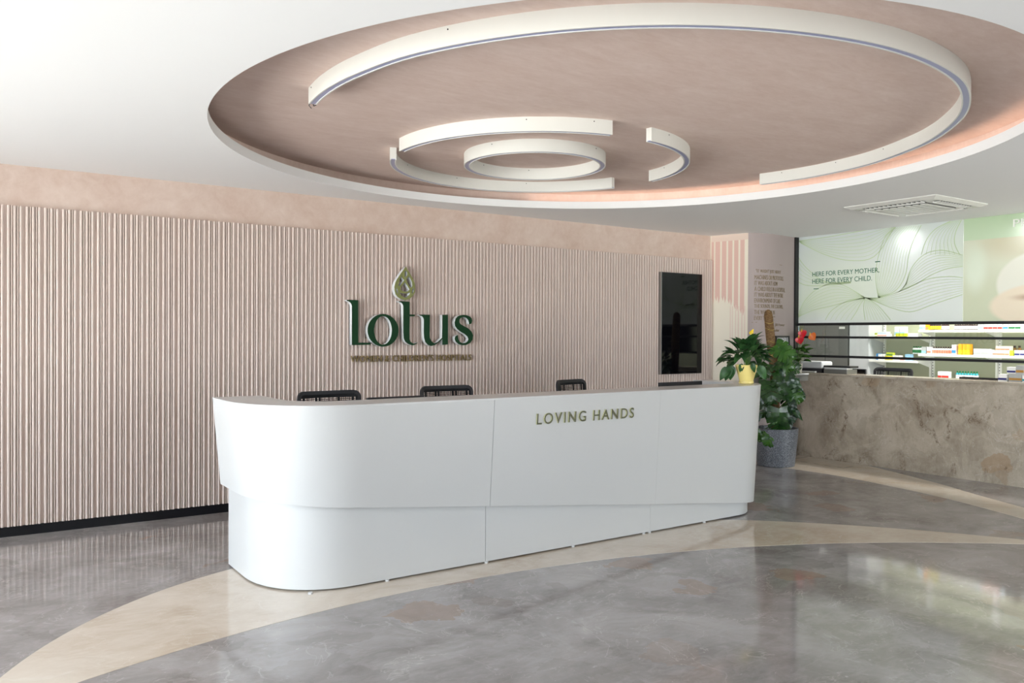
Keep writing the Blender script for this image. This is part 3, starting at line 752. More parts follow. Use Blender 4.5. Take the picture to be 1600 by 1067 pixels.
def lit_panel(mm):
    t = mm.node_tree; b_ = t.nodes['Principled BSDF']; o_ = [n for n in t.nodes if n.type == 'OUTPUT_MATERIAL'][0]
    tr = t.nodes.new('ShaderNodeBsdfTranslucent'); mx = t.nodes.new('ShaderNodeMixShader'); mx.inputs[0].default_value = 0.10
    tr.inputs[0].default_value = (0.9, 0.92, 0.9, 1)
    t.links.new(b_.outputs[0], mx.inputs[1]); t.links.new(tr.outputs[0], mx.inputs[2]); t.links.new(mx.outputs[0], o_.inputs[0])
lit_panel(gm); lit_panel(pm)
def sheet(t, y0, y1, m_):
    L_ = t.location; X = GX - 0.006 - L_.x
    o = MB().add([(X, y0 - L_.y, 1.770 - L_.z), (X, y1 - L_.y, 1.770 - L_.z), (X, y1 - L_.y, CE - L_.z), (X, y0 - L_.y, CE - L_.z)], [(0, 1, 2, 3)])
    o.box(X + 0.0001, X + 0.004, y0 - L_.y, y0 + 0.002 - L_.y, 1.770 - L_.z, CE - L_.z)
    return o.build('printed_sheet', m_, t)
sheet(gp, 4.8295, 6.999, gm); sheet(gp2, YR, 4.8265, pm)
FAM = [[[[7.029,2.867],[6.598,2.877],[6.141,2.906],[5.634,2.932]],[[7.029,2.867],[6.596,2.653],[6.227,2.552],[5.896,2.584],[5.634,2.932]],9],[[[6.028,2.078],[5.832,2.071],[5.594,2.132],[5.257,2.26],[4.99,2.282],[4.831,2.259]],[[6.028,2.078],[5.908,2.035],[5.649,1.934],[5.424,1.891],[5.157,1.975],[4.83,2.073]],9],[[[5.498,2.204],[5.437,2.398],[5.283,2.552],[5.073,2.587],[4.834,2.51]],[[5.594,2.132],[5.388,2.207],[5.197,2.309],[5.012,2.371],[4.833,2.388]],9],[[[5.849,2.072],[5.884,2.269],[5.878,2.465],[5.829,2.656],[5.756,2.821],[5.633,2.901]],[[5.849,2.072],[5.626,2.149],[5.507,2.326],[5.47,2.551],[5.409,2.735],[5.317,2.898]],12],[[[5.314,2.554],[5.254,2.721],[5.15,2.836],[4.981,2.906]],[[4.869,2.52],[4.928,2.655],[4.915,2.783],[4.852,2.913]],9],[[[7.02,1.846],[6.901,2.065],[6.688,2.226],[6.396,2.27],[6.028,2.078]],[[7.02,1.846],[6.782,1.936],[6.496,1.987],[6.222,2.044],[6.028,2.078]],8],[[[6.028,2.062],[6.045,1.959],[6.026,1.8]],[[5.976,2.061],[5.831,1.954],[5.688,1.796]],9],[[[6.588,1.807],[6.495,1.929],[6.267,2.046],[6.028,2.07]],[[6.22,1.803],[6.149,1.898],[6.089,2.0],[6.028,2.07]],6],[[[7.027,2.669],[6.866,2.488],[6.593,2.305],[6.224,2.286]],[[7.024,2.326],[6.864,2.268],[6.592,2.255],[6.224,2.27]],6]]
ln = MB(); lm = mat('pale_green_printed_line', (192, 212, 168), 0.5)
def resample2(P_, n): return resample([Vector((p[0], p[1])) for p in P_], n)
for A_, B_, n in FAM:
    nn_ = 26
    a_ = resample2([(q.x, q.y) for q in catmull([tuple(p) for p in A_], 5)], nn_); b2 = resample2([(q.x, q.y) for q in catmull([tuple(p) for p in B_], 5)], nn_)
    for k in range(n):
        t = k / (n - 1); pl = [p.lerp(q, t) for p, q in zip(a_, b2)]
        wd = 0.0042 if k in (0, n - 1) else 0.0020
        vs = []; 
        for i, p in enumerate(pl):
            d_ = (pl[min(i + 1, nn_ - 1)] - pl[max(i - 1, 0)])
            d_ = d_.normalized() if d_.length > 1e-6 else Vector((1, 0)); nx = Vector((-d_.y, d_.x)) * wd
            for s_ in (1, -1):
                q = p + nx * s_; vs.append((GX - 0.0075 - gp.location.x, min(max(q.x, 4.832), 6.997) - gp.location.y, min(max(q.y, 1.772), CE - 0.002) - gp.location.z))
        ln.add(vs, [(2 * i, 2 * i + 1, 2 * i + 3, 2 * i + 2) for i in range(nn_ - 1)])
o = ln.build('leaf_lines', lm, gp); tag(o, 'fine pale green leaf line drawing', kind='stuff')
GFx = GX - 0.0085
def gtext(body, y, z, w_, h_, parent, m_=None, depth=0.001, nm='lettering', weight=0.0):
    o = fit_text(nm, body, [m_ or M['print_green']], frame((GFx, y, z), (0, -1, 0), (0, 0, 1)), w_, h_, depth, weight, parent=parent); o.location = -Vector(parent.location); return o
gtext('HERE FOR EVERY MOTHER,', 6.785, 2.372, 0.945, 0.068, gp, weight=0.0)
gtext('HERE FOR EVERY CHILD.', 6.785, 2.285, 0.85, 0.062, gp, weight=0.0)
loc_box(gp, GFx - 0.001, GFx, 5.828, 5.895, 2.506, 2.517, 'text_dash', M['print_green'])
loc_box(gp, GFx - 0.001, GFx, 6.688, 6.765, 2.213, 2.222, 'text_dash', M['print_green'])
gtext('PHARMACY', 4.298, 2.769, 0.80, 0.082, gp2, M['white_letter'], 0.02)

# marble counter
ct = thing('pharmacy_counter', (9.5, 4.0, 0), 'brown veined marble pharmacy counter below the black rails', 'counter')
loc_box(ct, 9.405, 9.50, YR - 0.4, 7.19, 0.0, 1.084, 'front_slab', M['counter_marble'])
loc_box(ct, 9.385, 9.73, YR - 0.4, 7.19, 1.0842, 1.114, 'countertop', M['counter_top'], bev=0.004)
loc_box(ct, 9.50, 10.25, YR - 0.4, 6.94, 0.72, 0.75, 'work_surface', M['pale_grey'])

# lamps just behind the printed panels
for i, (y, e, lab) in enumerate(((5.47, 9, 'round ceiling downlight glowing through the leaf-line panel'), (4.08, 8, 'round ceiling downlight glowing through the panel beside PHARMACY letters'))):
    t = thing('downlight', (GX + 0.20, y, CE - 0.001), lab, 'downlight', 'downlights behind the printed panels')
    MB().lathe([(0.055, -0.004), (0.055, 0.0), (0.04, 0.0), (0.04, -0.004)], 0, 0, 24, caps=False).build('trim_ring', M['ring_white'], t)
    l = bpy.data.lights.new('downlight_lamp', 'SPOT'); l.energy = 16; l.spot_size = math.radians(150); l.spot_blend = 1.0; l.shadow_soft_size = 0.03; l.color = (0.97, 1.0, 1.0)
    lo = bpy.data.objects.new('downlight_lamp', l); lo.location = (-0.02, 0, -0.10); lo.rotation_euler = (0, math.radians(48), 0); C.objects.link(lo); lo.parent = t

# ------------------------------------------------------------------ pharmacy interior
tag(MB().box(9.26, GX, 7.2, 9.2, 0, CE).build('wall_divider', M['pale_grey']), kind='structure')
tag(MB().box(GX, 11.75, 8.85, 9.05, 0, CE).build('wall_far', M['ceiling']), kind='structure')
def cbox(t, x0, x1, y0, y1, z0, z1, name, m_, bev=0):
    return MB().box(x0, x1, y0, y1, z0, z1).build(name, m_, t, bevel=bev)
fr = thing('steel_cabinet', (11.52, 7.94, 0), 'tall dark grey steel cabinet with small white label behind the pharmacy counter', 'cabinet')
cbox(fr, -0.20, 0.22, -0.40, 0.40, 0.04, 2.1, 'body', M['steel_grey'], 0.006)
cbox(fr, -0.17, 0.20, -0.37, 0.37, 0.0, 0.04, 'plinth', M['black'])
for s_ in (-1, 1):
    dd = cbox(fr, -0.222, -0.201, min(s_ * 0.003, s_ * 0.396), max(s_ * 0.003, s_ * 0.396), 0.06, 2.08, 'door', M['steel_grey'], 0.003)
    MB().box(-0.245, -0.222, s_ * 0.03 - 0.008, s_ * 0.03 + 0.008, 0.95, 1.15).build('handle', M['chrome'], dd)
cbox(fr, -0.224, -0.2222, -0.34, -0.24, 1.71, 1.745, 'label_plate', M['shelf_white'])
wd = thing('wardrobe', (11.5, 7.35, 0), 'narrow pale grey cupboard between the steel cabinet and the medicine shelves', 'cupboard')
cbox(wd, -0.20, 0.24, -0.165, 0.165, 0.0, 2.1, 'body', M['pale_grey'], 0.004)
dd = cbox(wd, -0.219, -0.201, -0.160, 0.160, 0.05, 2.07, 'door', M['pale_grey'], 0.003)
MB().box(-0.235, -0.219, 0.12, 0.132, 0.95, 1.1).build('handle', M['chrome'], dd)

def shelf_unit(y0, y1, levels, label):
    t = thing('shelf_unit', (11.45, (y0 + y1) / 2, 0), label, 'shelving')
    h = (y1 - y0) / 2
    cbox(t, 0.20, 0.22, -h, h, 0.05, 2.3, 'back_panel', M['shelf_back'])
    for s_ in (-1, 1):
        ya, yb_ = sorted((s_ * h, s_ * (h - 0.03)))
        u_p = cbox(t, 0.17, 0.20, ya, yb_, 0.0, 2.3, 'upright', M['shelf_white'])
    sl = MB()
    for k_ in range(34): sl.box(0.168, 0.1695, h - 0.02, h - 0.010, 0.9 + k_ * 0.04, 0.915 + k_ * 0.04)
    tag(sl.build('slot', M['dark_plastic'], t), kind='stuff')
    cbox(t, -0.22, 0.19, -h + 0.005, h - 0.005, 0.05, 0.12, 'base_shelf', M['shelf_white'])
    for z in levels:
        cbox(t, -0.20, 0.168, -h + 0.004, h - 0.004, z - 0.032, z, 'shelf', M['shelf_white'], 0.002)
        for s_ in (-1, 1):
            MB().add([(0.168, s_ * (h - 0.02), z - 0.10), (0.168, s_ * (h - 0.02), z - 0.033), (-0.12, s_ * (h - 0.02), z - 0.033), (0.168, s_ * (h - 0.017), z - 0.10), (0.168, s_ * (h - 0.017), z - 0.033), (-0.12, s_ * (h - 0.017), z - 0.033)],
                     [(0, 1, 2), (5, 4, 3), (0, 3, 4, 1), (1, 4, 5, 2), (2, 5, 3, 0)]).build('bracket', M['shelf_white'], t)
    return t
shelf_unit(6.43, 7.17, (0.85, 1.255, 1.60), 'white shelf unit nearest the pale cupboard, shelves set slightly lower')
shelf_unit(5.52, 6.42, (1.02, 1.355, 1.69), 'white middle shelf unit holding rows of bottles and orange packs')
shelf_unit(4.55, 5.51, (0.95, 1.355, 1.69), 'white shelf unit at the right edge holding stacked cartons')
def ypx(px, x=11.28):               # position along the shelves for a column of the row
    return (6.42 - (px - 1437) * 0.00841) * x / 11.3
# --- little goods
def carton(m1, m2, dx, dy, dz, label, group):
    o = thing('carton', (0, 0, 0), label, 'box', group)
    cbox(o, -dx / 2, dx / 2, -dy / 2, dy / 2, 0, dz, 'box_body', m1)
    cbox(o, -dx / 2 - 0.001, -dx / 2, -dy / 2 * 0.98, dy / 2 * 0.98, dz * 0.15, dz * 0.45, 'printed_band', m2)
    return o
def bottle(m1, m2, m3, r, h, label, group):
    o = thing('medicine_bottle', (0, 0, 0), label, 'bottle', group)
    MB().lathe([(r * .92, 0), (r, h * .03), (r, h * .62), (r * .8, h * .72), (r * .45, h * .77), (r * .45, h * .8)], n=14).build('body', m1, o, smooth=True)
    MB().lathe([(r * 1.015, h * .12), (r * 1.015, h * .55)], n=14, caps=False).build('paper_label', m3, o, smooth=True)
    MB().lathe([(r * .55, h * .8), (r * .55, h)], n=12).build('cap', m2, o)
    return o
cm = {k_: mat(k_ + '_packaging', v_, 0.5) for k_, v_ in dict(white=(240, 240, 240), orange=(250, 172, 30), blue=(60, 140, 205), navy=(34, 40, 110), red=(216, 60, 48), yellow=(238, 218, 40), lime=(190, 204, 60), green=(20, 112, 60),
      teal=(40, 150, 160), cream=(244, 232, 206), grey=(176, 178, 178), pink=(226, 180, 184), gold=(178, 132, 62), brown=(60, 36, 34), salmon=(226, 134, 108), sky=(150, 196, 226)).items()}
def row(proto, px0, px1, n, z, x=11.33, dz=0.0, cols=None):
    first = True
    for k_ in range(n):
        px = px0 + (px1 - px0) * (k_ + 0.5) / n
        o = proto if first else copy_tree(proto); first = False
        o.location = (x + rnd.uniform(-.004, .004), ypx(px, x), z); o.rotation_euler = (0, 0, rnd.uniform(-.05, .05))
# top shelf, middle unit (z 1.69)
def shelf_z(px, hi): return hi
row(carton(cm['white'], cm['sky'], .10, .05, .095, 'white carton with pale blue band at the left end of the top shelf', 'white cartons on the top shelf'), 1441, 1449, 2, 1.69)
row(carton(cm['orange'], cm['salmon'], .10, .05, .08, 'orange carton on the top shelf beside yellow-labelled bottles', None), 1449, 1455, 1, 1.69)
row(bottle(cm['brown'], cm['brown'], cm['yellow'], .018, .10, 'small brown bottle with yellow label in the row on the top shelf', 'yellow-labelled bottles on the top shelf'), 1455, 1473, 5, 1.69)
row(bottle(cm['brown'], cm['brown'], cm['white'], .016, .10, 'small brown bottle with white label right of the yellow-labelled row', 'white-labelled bottles in a short row on the top shelf'), 1474, 1486, 4, 1.69)
row(bottle(cm['brown'], cm['brown'], cm['white'], .016, .10, 'dark capped white-labelled bottle in the long row at the middle of the top shelf', 'dark capped bottles in the long row on the top shelf'), 1495, 1532, 10, 1.69)
row(carton(cm['white'], cm['sky'], .10, .062, .09, 'white carton with blue band right of the dark capped bottles, top shelf', 'blue-banded cartons at the top shelf middle'), 1534, 1543, 1, 1.69)
row(carton(cm['white'], cm['red'], .10, .055, .085, 'white carton with red stripe on the top shelf', 'red-striped cartons on the top shelf'), 1543, 1571, 4, 1.69)
row(carton(cm['white'], cm['blue'], .10, .06, .09, 'white carton with bright blue stripe at the right of the red-striped row', None), 1572, 1580, 1, 1.69)
row(carton(cm['white'], cm['green'], .10, .075, .09, 'white carton with green marking near the right end of the top shelf', 'green-marked cartons on the top shelf'), 1581, 1597, 2, 1.69)
# middle shelf (z 1.355)
row(bottle(cm['white'], cm['green'], cm['green'], .020, .105, 'green capped bottle at the left end of the middle shelf', 'green capped bottles on the middle shelf'), 1425, 1441, 4, 1.355, 11.35)
row(carton(cm['grey'], cm['sky'], .08, .065, .10, 'pale grey carton beside the green capped bottles', None), 1442, 1451, 1, 1.355)
row(carton(cm['white'], cm['salmon'], .08, .055, .10, 'white carton with orange print left of the dark capped bottle row', None), 1452, 1459, 1, 1.355)
row(bottle(cm['white'], cm['brown'], cm['salmon'], .018, .105, 'dark capped bottle with salmon label in the row on the middle shelf', 'salmon-labelled bottles on the middle shelf'), 1459, 1492, 8, 1.355)
row(carton(cm['white'], cm['blue'], .09, .055, .135, 'tall white carton with blue print left of the orange packs', None), 1493, 1501, 1, 1.355)
row(carton(cm['orange'], cm['yellow'], .09, .045, .145, 'upright orange pack in the trio on the middle shelf', 'orange packs on the middle shelf'), 1503.5, 1522, 3, 1.355)
row(carton(cm['white'], cm['grey'], .10, .09, .085, 'low white carton right of the orange packs', 'low white cartons right of the orange packs'), 1528, 1551, 2, 1.355)
row(carton(cm['white'], cm['pink'], .10, .06, .075, 'small white carton with red dots on the middle shelf', None), 1551, 1557, 1, 1.355)
row(carton(cm['cream'], cm['salmon'], .10, .055, .065, 'cream carton with orange print in the lower row of the stack', 'cream cartons, lower row'), 1557, 1581, 4, 1.355)
row(carton(cm['cream'], cm['salmon'], .09, .055, .06, 'cream carton with orange print in the upper row of the stack', 'cream cartons, upper row'), 1561, 1582, 3, 1.4202)
row(bottle(cm['gold'], cm['brown'], cm['gold'], .026, .13, 'tall gold bottle standing behind the cream cartons', 'gold bottles behind the cream cartons'), 1583, 1597, 2, 1.355, 11.52)
row(carton(cm['lime'], cm['yellow'], .07, .04, .07, 'small lime green carton right of the cream cartons', None), 1581, 1587, 1, 1.355)
row(carton(cm['white'], cm['navy'], .07, .06, .075, 'white carton with navy stripe at the right end of the middle shelf', 'navy-striped cartons on the middle shelf'), 1588, 1604, 2, 1.355)
# lower unit left: shelves at 1.60 and 1.255
row(carton(cm['lime'], cm['white'], .08, .04, .05, 'small lime carton at the left end of the lower-set shelf', None), 1358.5, 1363, 1, 1.60, 11.31)
row(carton(cm['white'], cm['salmon'], .12, .16, .038, 'flat white carton with orange stripe lying on the lower-set top shelf', None), 1365, 1382, 1, 1.60)
row(carton(cm['white'], cm['sky'], .10, .14, .030, 'flat white carton stacked on the orange-striped one', None), 1365, 1381, 1, 1.6382)
row(carton(cm['white'], cm['sky'], .09, .07, .14, 'tall white pouch box standing on the lower-set top shelf', 'tall white boxes on the lower-set shelf'), 1395, 1414, 2, 1.60)
row(carton(cm['lime'], cm['yellow'], .05, .05, .045, 'small yellow green carton in front of the tall white boxes', 'small yellow green cartons before the tall white boxes'), 1395, 1417, 3, 1.60, 11.27)
row(carton(cm['white'], cm['grey'], .12, .14, .045, 'flat white carton at the right end of the lower-set top shelf', None), 1420, 1437, 1, 1.60)
row(carton(cm['blue'], cm['white'], .08, .035, .09, 'small blue carton at the left of the lower-set second shelf', None), 1361, 1366, 1, 1.255)
row(carton(cm['white'], cm['navy'], .09, .045, .085, 'white carton with navy band beside the small blue carton', 'white and navy cartons by the blue carton'), 1366, 1376, 2, 1.255)
row(carton(cm['yellow'], cm['lime'], .09, .045, .06, 'yellow carton at the base of the green heap, second shelf', 'yellow cartons under the green heap'), 1379, 1392, 3, 1.255)
row(carton(cm['lime'], cm['green'], .07, .05, .05, 'lime carton heaped on the yellow cartons', 'lime cartons on the heap'), 1380, 1391, 2, 1.3152)
row(carton(cm['white'], cm['lime'], .09, .06, .07, 'white carton with lime band right of the yellow heap', 'lime-banded cartons beside the heap'), 1392, 1404, 2, 1.255)
row(carton(cm['pink'], cm['salmon'], .09, .07, .045, 'low pink carton on the lower-set second shelf', 'low pink cartons'), 1405, 1414, 1, 1.255)
row(carton(cm['sky'], cm['white'], .09, .08, .09, 'pale blue carton at the right end of the lower-set second shelf', None), 1415, 1423, 1, 1.255)

# goods on the pharmacy desk and counter
def px_counter(px, x=9.6): 
    return {9.6: 4.2865 + (1600 - px) * 0.00815}.get(x)
pr_ = thing('printer', (9.58, 6.895 - 0.02, 1.114), 'white printer with dark base at the left end of the pharmacy counter', 'printer')
cbox(pr_, -0.12, 0.12, -0.17, 0.155, 0.0, 0.055, 'base', M['dark_plastic'], 0.006)
cbox(pr_, -0.12, 0.12, -0.175, 0.16, 0.0555, 0.150, 'cover', M['pale_grey'], 0.02)
cbox(pr_, -0.16, -0.1205, -0.10, 0.10, 0.004, 0.020, 'paper_tray', M['shelf_white'])
cr = thing('cash_register', (9.57, 6.50, 1.114), 'flat grey billing machine with keypad and black lid on the pharmacy counter', 'cash register')
cbox(cr, -0.11, 0.11, -0.17, 0.17, 0.0, 0.055, 'body', M['steel_grey'], 0.005)
cbox(cr, -0.105, 0.02, -0.165, 0.165, 0.0552, 0.075, 'key_panel', M['pale_grey'], 0.003)
kb = MB()
for a in range(7):
    for b_ in range(3): kb.box(-0.1065, -0.1052, 0.02 + a * 0.018, 0.032 + a * 0.018, 0.008 + b_ * 0.015, 0.018 + b_ * 0.015)
kb_o = kb.build('keypad', M['shelf_white'], cr); tag(kb_o, kind='stuff')
cbox(cr, -0.07, 0.11, -0.19, 0.20, 0.0755, 0.100, 'lid', M['black'], 0.003)
def monitor(loc, rz, wd, ht, top, label, brand=None, stand_z=0.74):
    """built facing -y at rz=0 (screen side -y), back towards +y"""
    t = thing('monitor', loc, label, 'monitor', rz=rz)
    zt_ = top - loc[2]
    cbox(t, -wd / 2, wd / 2, -0.012, 0.012, zt_ - ht, zt_, 'casing', M['dark_plastic'], 0.004)
    cbox(t, -wd / 2 + .01, wd / 2 - .01, -0.0135, -0.0122, zt_ - ht + .015, zt_ - .01, 'screen', M['screen'])
    cbox(t, -wd * .25, wd * .25, 0.0121, 0.035, zt_ - ht * .8, zt_ - ht * .35, 'rear_housing', M['dark_plastic'], 0.006)
    cbox(t, -0.03, 0.03, 0.036, 0.055, 0.012, zt_ - ht * .5, 'stand', M['dark_plastic'], 0.003)
    cbox(t, -0.12, 0.12, -0.06, 0.12, 0.0, 0.012, 'foot', M['dark_plastic'], 0.004)
    if brand:
        o = fit_text('brand_name', brand, [M['pale_grey']], frame((wd * .18, 0.0128, zt_ - 0.075), (-1, 0, 0), (0, 0, 1)), wd * .28, 0.022, 0.001, parent=t)
    return t
monitor((9.98, 6.66, 0.75), -PI / 2, 0.53, 0.34, 1.165, 'dark monitor with ViewSonic lettering on its back behind the pharmacy counter', 'ViewSonic')

def office_chair(loc, rz, top, label, group=None, wd=0.50):
    t = thing('office_chair', loc, label, 'chair', group, rz=rz)
    cbox(t, -0.24, 0.24, -0.24, 0.24, 0.44, 0.51, 'seat', M['mesh_black'], 0.025)
    y0 = 0.25; hw = wd / 2
    # back frame: rounded rectangle loop, slightly curved
    fr_ = MB(); pts = []; r = 0.045; zl, zh = 0.58, top - 0.012
    for (cx_, cz_, a0) in ((hw - r - .012, zh - r, 0), (-hw + r + .012, zh - r, 90), (-hw + r + .03, zl + r, 180), (hw - r - .03, zl + r, 270)):
        for k_ in range(6):
            a = math.radians(a0 + 90 * k_ / 5); pts.append((cx_ + r * math.cos(a), cz_ + r * math.sin(a)))
    def curv(x, z): return y0 + 0.05 * (z - 0.6) / 0.5 - 0.10 * (x / hw) ** 2 * 0.5
    rings_ = []
    for i_, (x, z) in enumerate(pts):
        x2, z2 = pts[(i_ + 1) % len(pts)]; x0_, z0_ = pts[i_ - 1]
        d_ = Vector((x2 - x0_, z2 - z0_)).normalized(); n_ = Vector((d_.y, -d_.x)); y = curv(x, z)
        rings_.append([(x + n_.x * .012, y - .012, z + n_.y * .012), (x + n_.x * .012, y + .012, z + n_.y * .012), (x - n_.x * .016, y + .012, z - n_.y * .016), (x - n_.x * .016, y - .012, z - n_.y * .016)])
    fr_.sweep(rings_, close=True); fr_.build('back_frame', M['dark_plastic'], t, smooth=True)
    # upper band of doubled mesh plus open lattice below
    def strip(xa, xb, za, zb3, th=0.004):
        q = MB(); nx = 8
        q.sweep([[(x, curv(x, za) - th / 2, za), (x, curv(x, za) + th / 2, za), (x, curv(x, zb3) + th / 2, zb3), (x, curv(x, zb3) - th / 2, zb3)] for x in [xa + (xb - xa) * k_ / nx for k_ in range(nx + 1)]])
        return q
    strip(-hw + .02, hw - .02, zh - 0.040, zh - 0.004).build('top_band', M['mesh_black'], t)
    lat = MB()
    z = zl + .01
    while z < zh - 0.040:
        q = strip(-hw + .025, hw - .025, z, z + 0.0045, 0.002); lat.add(q.v, q.f); z += 0.014
    x = -hw + .03
    while x < hw - .03:
        wv_ = 0.020 if abs(abs(x) - hw * .33) < 0.02 or abs(abs(x) - hw * .8) < .02 else 0.0035
        lat.sweep([[(x, curv(x, z_) - .002, z_), (x, curv(x, z_) + .001, z_), (x + wv_, curv(x, z_) + .001, z_), (x + wv_, curv(x, z_) - .002, z_)] for z_ in (zl + .01, (zl + zh) / 2, zh - .038)])
        x += max(wv_ + 0.010, 0.016)
    tag(lat.build('mesh_panel', M['mesh_black'], t), kind='stuff')
    MB().tube([(0, 0.27, 0.75), (0, 0.30, 0.60), (0, 0.22, 0.44), (0, 0.0, 0.425)], [.022, .025, .025, .02], 10).build('back_support', M['dark_plastic'], t, smooth=True)
    for s_ in (-1, 1):
        MB().tube([(s_ * .22, .08, .44), (s_ * .29, .08, .46), (s_ * .30, .06, .64)], .014, 8).build('armrest_post', M['dark_plastic'], t, smooth=True)
        cbox(t, s_ * .30 - .035, s_ * .30 + .035, -0.10, 0.15, 0.645, 0.67, 'armrest', M['dark_plastic'], 0.01)
    MB().lathe([(.028, .09), (.028, .28), (.018, .28), (.018, .43)], n=16).build('gas_column', M['chrome'], t, smooth=True)
    for k_ in range(5):
        a = 2 * PI * k_ / 5 + .3; dx, dy = math.cos(a), math.sin(a)
        MB().tube([(0, 0, .095), (dx * .15, dy * .15, .085), (dx * .29, dy * .29, .065)], [.026, .02, .015], 8).build('base_leg', M['dark_plastic'], t, smooth=True)
        px_, py_ = dx * .29, dy * .29
        MB().tube([(px_ - dy * .02, py_ + dx * .02, .027), (px_ + dy * .02, py_ - dx * .02, .027)], .027, 14).build('caster', M['black'], t, smooth=True)
    return t
office_chair((2.46, 5.93, 0), 0.0, 1.150, 'black mesh-back office chair behind the left end of the reception desk', wd=0.525)
office_chair((3.52, 5.93, 0), 0.0, 1.158, 'black mesh-back office chair near the middle seam of the reception desk', wd=0.515)
office_chair((4.93, 5.93, 0), 0.22, 1.175, 'black mesh-back office chair turned aside behind the HANDS end of the desk', wd=0.43)
office_chair((10.72, 6.62, 0), -PI / 2, 1.155, 'black mesh-back office chair behind the marble pharmacy counter', wd=0.58)
monitor((2.665, 5.43, 0.74), PI, 0.455, 0.30, 1.146, 'black monitor barely rising over the desk ledge between the two left chairs')
monitor((5.56, 5.43, 0.74), PI, 0.55, 0.36, 1.172, 'black monitor at the right end of the desk, beside the white side wing')
# open low goods behind the counter

row(carton(cm['white'], cm['red'], .08, .05, .10, 'white carton with red print on the lowest visible shelf', 'red-printed cartons on the lowest visible shelf'), 1471, 1488, 3, 1.02, 11.3)
row(bottle(cm['teal'], cm['green'], cm['white'], .020, .115, 'green capped teal bottle on the lowest visible shelf', 'green capped bottles on the lowest visible shelf'), 1498, 1533, 8, 1.02, 11.3)
def put(o, x, y, z, rz=0): o.location = (x, y, z); o.rotation_euler = (0, 0, rz); return o
put(carton(cm['white'], cm['navy'], .08, .09, .075, 'white carton with navy band standing at the counter right end, lower left of its stack', 'navy-banded cartons on the counter'), 9.62, 4.50, 1.114)
put(carton(cm['grey'], cm['gold'], .10, .13, .085, 'grey patterned carton at the bottom of the counter stack by the frame edge', 'grey patterned cartons on the counter'), 9.645, 4.375, 1.114)
put(carton(cm['white'], cm['navy'], .08, .09, .07, 'white carton with navy band stacked upper left on the counter stack', None), 9.645, 4.42, 1.1992)
put(carton(cm['grey'], cm['gold'], .09, .08, .09, 'grey patterned carton on top of the counter stack', None), 9.645, 4.33, 1.1992)
put(carton(cm['white'], cm['teal'], .10, .08, .07, 'white carton with teal band at the far right end of the counter stack', None), 9.64, 4.26, 1.114)
ty = thing('document_tray', (9.69, 4.79, 1.114), 'long flat black tray on the counter left of the carton stack', 'tray')
MB().box(-.035, .035, -.24, .22, 0, .006).box(-.035, -.031, -.24, .22, .006, .022).box(.031, .035, -.24, .22, .006, .022).build('tray_body', M['black'], ty)

# ------------------------------------------------------------------ ceiling cassette air conditioner
ac = thing('air_conditioner', (7.985, 4.60, CE), 'square white ceiling cassette air conditioner with slatted centre grille', 'air conditioner', rz=0)
a_ = 0.475
pn = MB()
pn.sweep([[(sx_ * a_, sy_ * a_, 0.0) for sx_, sy_ in ((-1, -1), (1, -1), (1, 1), (-1, 1))], [(sx_ * a_, sy_ * a_, -0.008) for sx_, sy_ in ((-1, -1), (1, -1), (1, 1), (-1, 1))], [(sx_ * (a_ - .05), sy_ * (a_ - .05), -0.032) for sx_, sy_ in ((-1, -1), (1, -1), (1, 1), (-1, 1))]])
pn.build('panel', M['ring_white'], ac)
for k_ in range(4):
    R4 = Matrix.Rotation(k_ * PI / 2, 4, 'Z')
    MB().box(-0.31, 0.31, 0.355, 0.415, -0.0335, -0.0325, M_=R4).build('air_slot', M['black'], ac)
    MB().box(-0.30, 0.30, 0.349, 0.354, -0.046, -0.033, M_=R4).build('vane', M['ring_white'], ac)
    tk = MB()
    for j in range(13): tk.box(-0.30 + j * .048, -0.292 + j * .048, 0.358, 0.412, -0.040, -0.0336, M_=R4)
    tag(tk.build('louvre_fin', M['ring_white'], ac), kind='stuff')
gr = MB().box(-0.27, 0.27, -0.27, 0.27, -0.037, -0.0322).build('grille', M['dark_plastic'], ac)
sl = MB()
for j in range(7): sl.box(-0.262, 0.262, -0.26 + j * .077, -0.205 + j * .077, -0.046, -0.0372)
sl.build('slats', M['ring_white'], ac)

# ------------------------------------------------------------------ small shelf and framed picture on the text wall
cs = thing('wall_shelf', (8.83, 6.87, 1.07), 'narrow white wall shelf with dark underside below the quotation', 'shelf')
MB().box(-0.50, 0.50, -0.07, 0.075, 0.022, 0.04).build('shelf_board', M['white'], cs)
MB().box(-0.50, 0.50, -0.06, 0.075, -0.06, 0.0215).build('apron', M['steel_grey'], cs)
pf = thing('picture_frame', (8.955, 6.90, 1.111), 'black framed picture with gold figure standing on the wall shelf behind the moss pole', 'picture frame')
pf.rotation_euler = (math.radians(-4), 0, 0)
fb = MB(); W2, Hh = 0.135, 0.49
for a, b_, c_, d_ in ((-W2, -W2 + .02, 0, Hh), (W2 - .02, W2, 0, Hh), (-W2 + .02, W2 - .02, 0, .02), (-W2 + .02, W2 - .02, Hh - .022, Hh)): fb.box(a, b_, -0.01, 0.012, c_, d_)
fb.build('frame', M['black'], pf)
pic = mat('silvery_gold_picture', (190, 190, 194), 0.3); g = NG(pic)
n = g.noise(g.mapping((5, 5, 2.2)), 3.0, 3, 0.6, 0.8)
g.col(g.ramp(n, [(0.36, (66, 70, 76)), (0.46, (196, 196, 200)), (0.60, (206, 206, 210)), (0.66, (176, 142, 84))]))
MB().box(-W2 + .02, W2 - .02, 0.0, 0.006, .02, Hh - .022).build('picture', pic, pf)

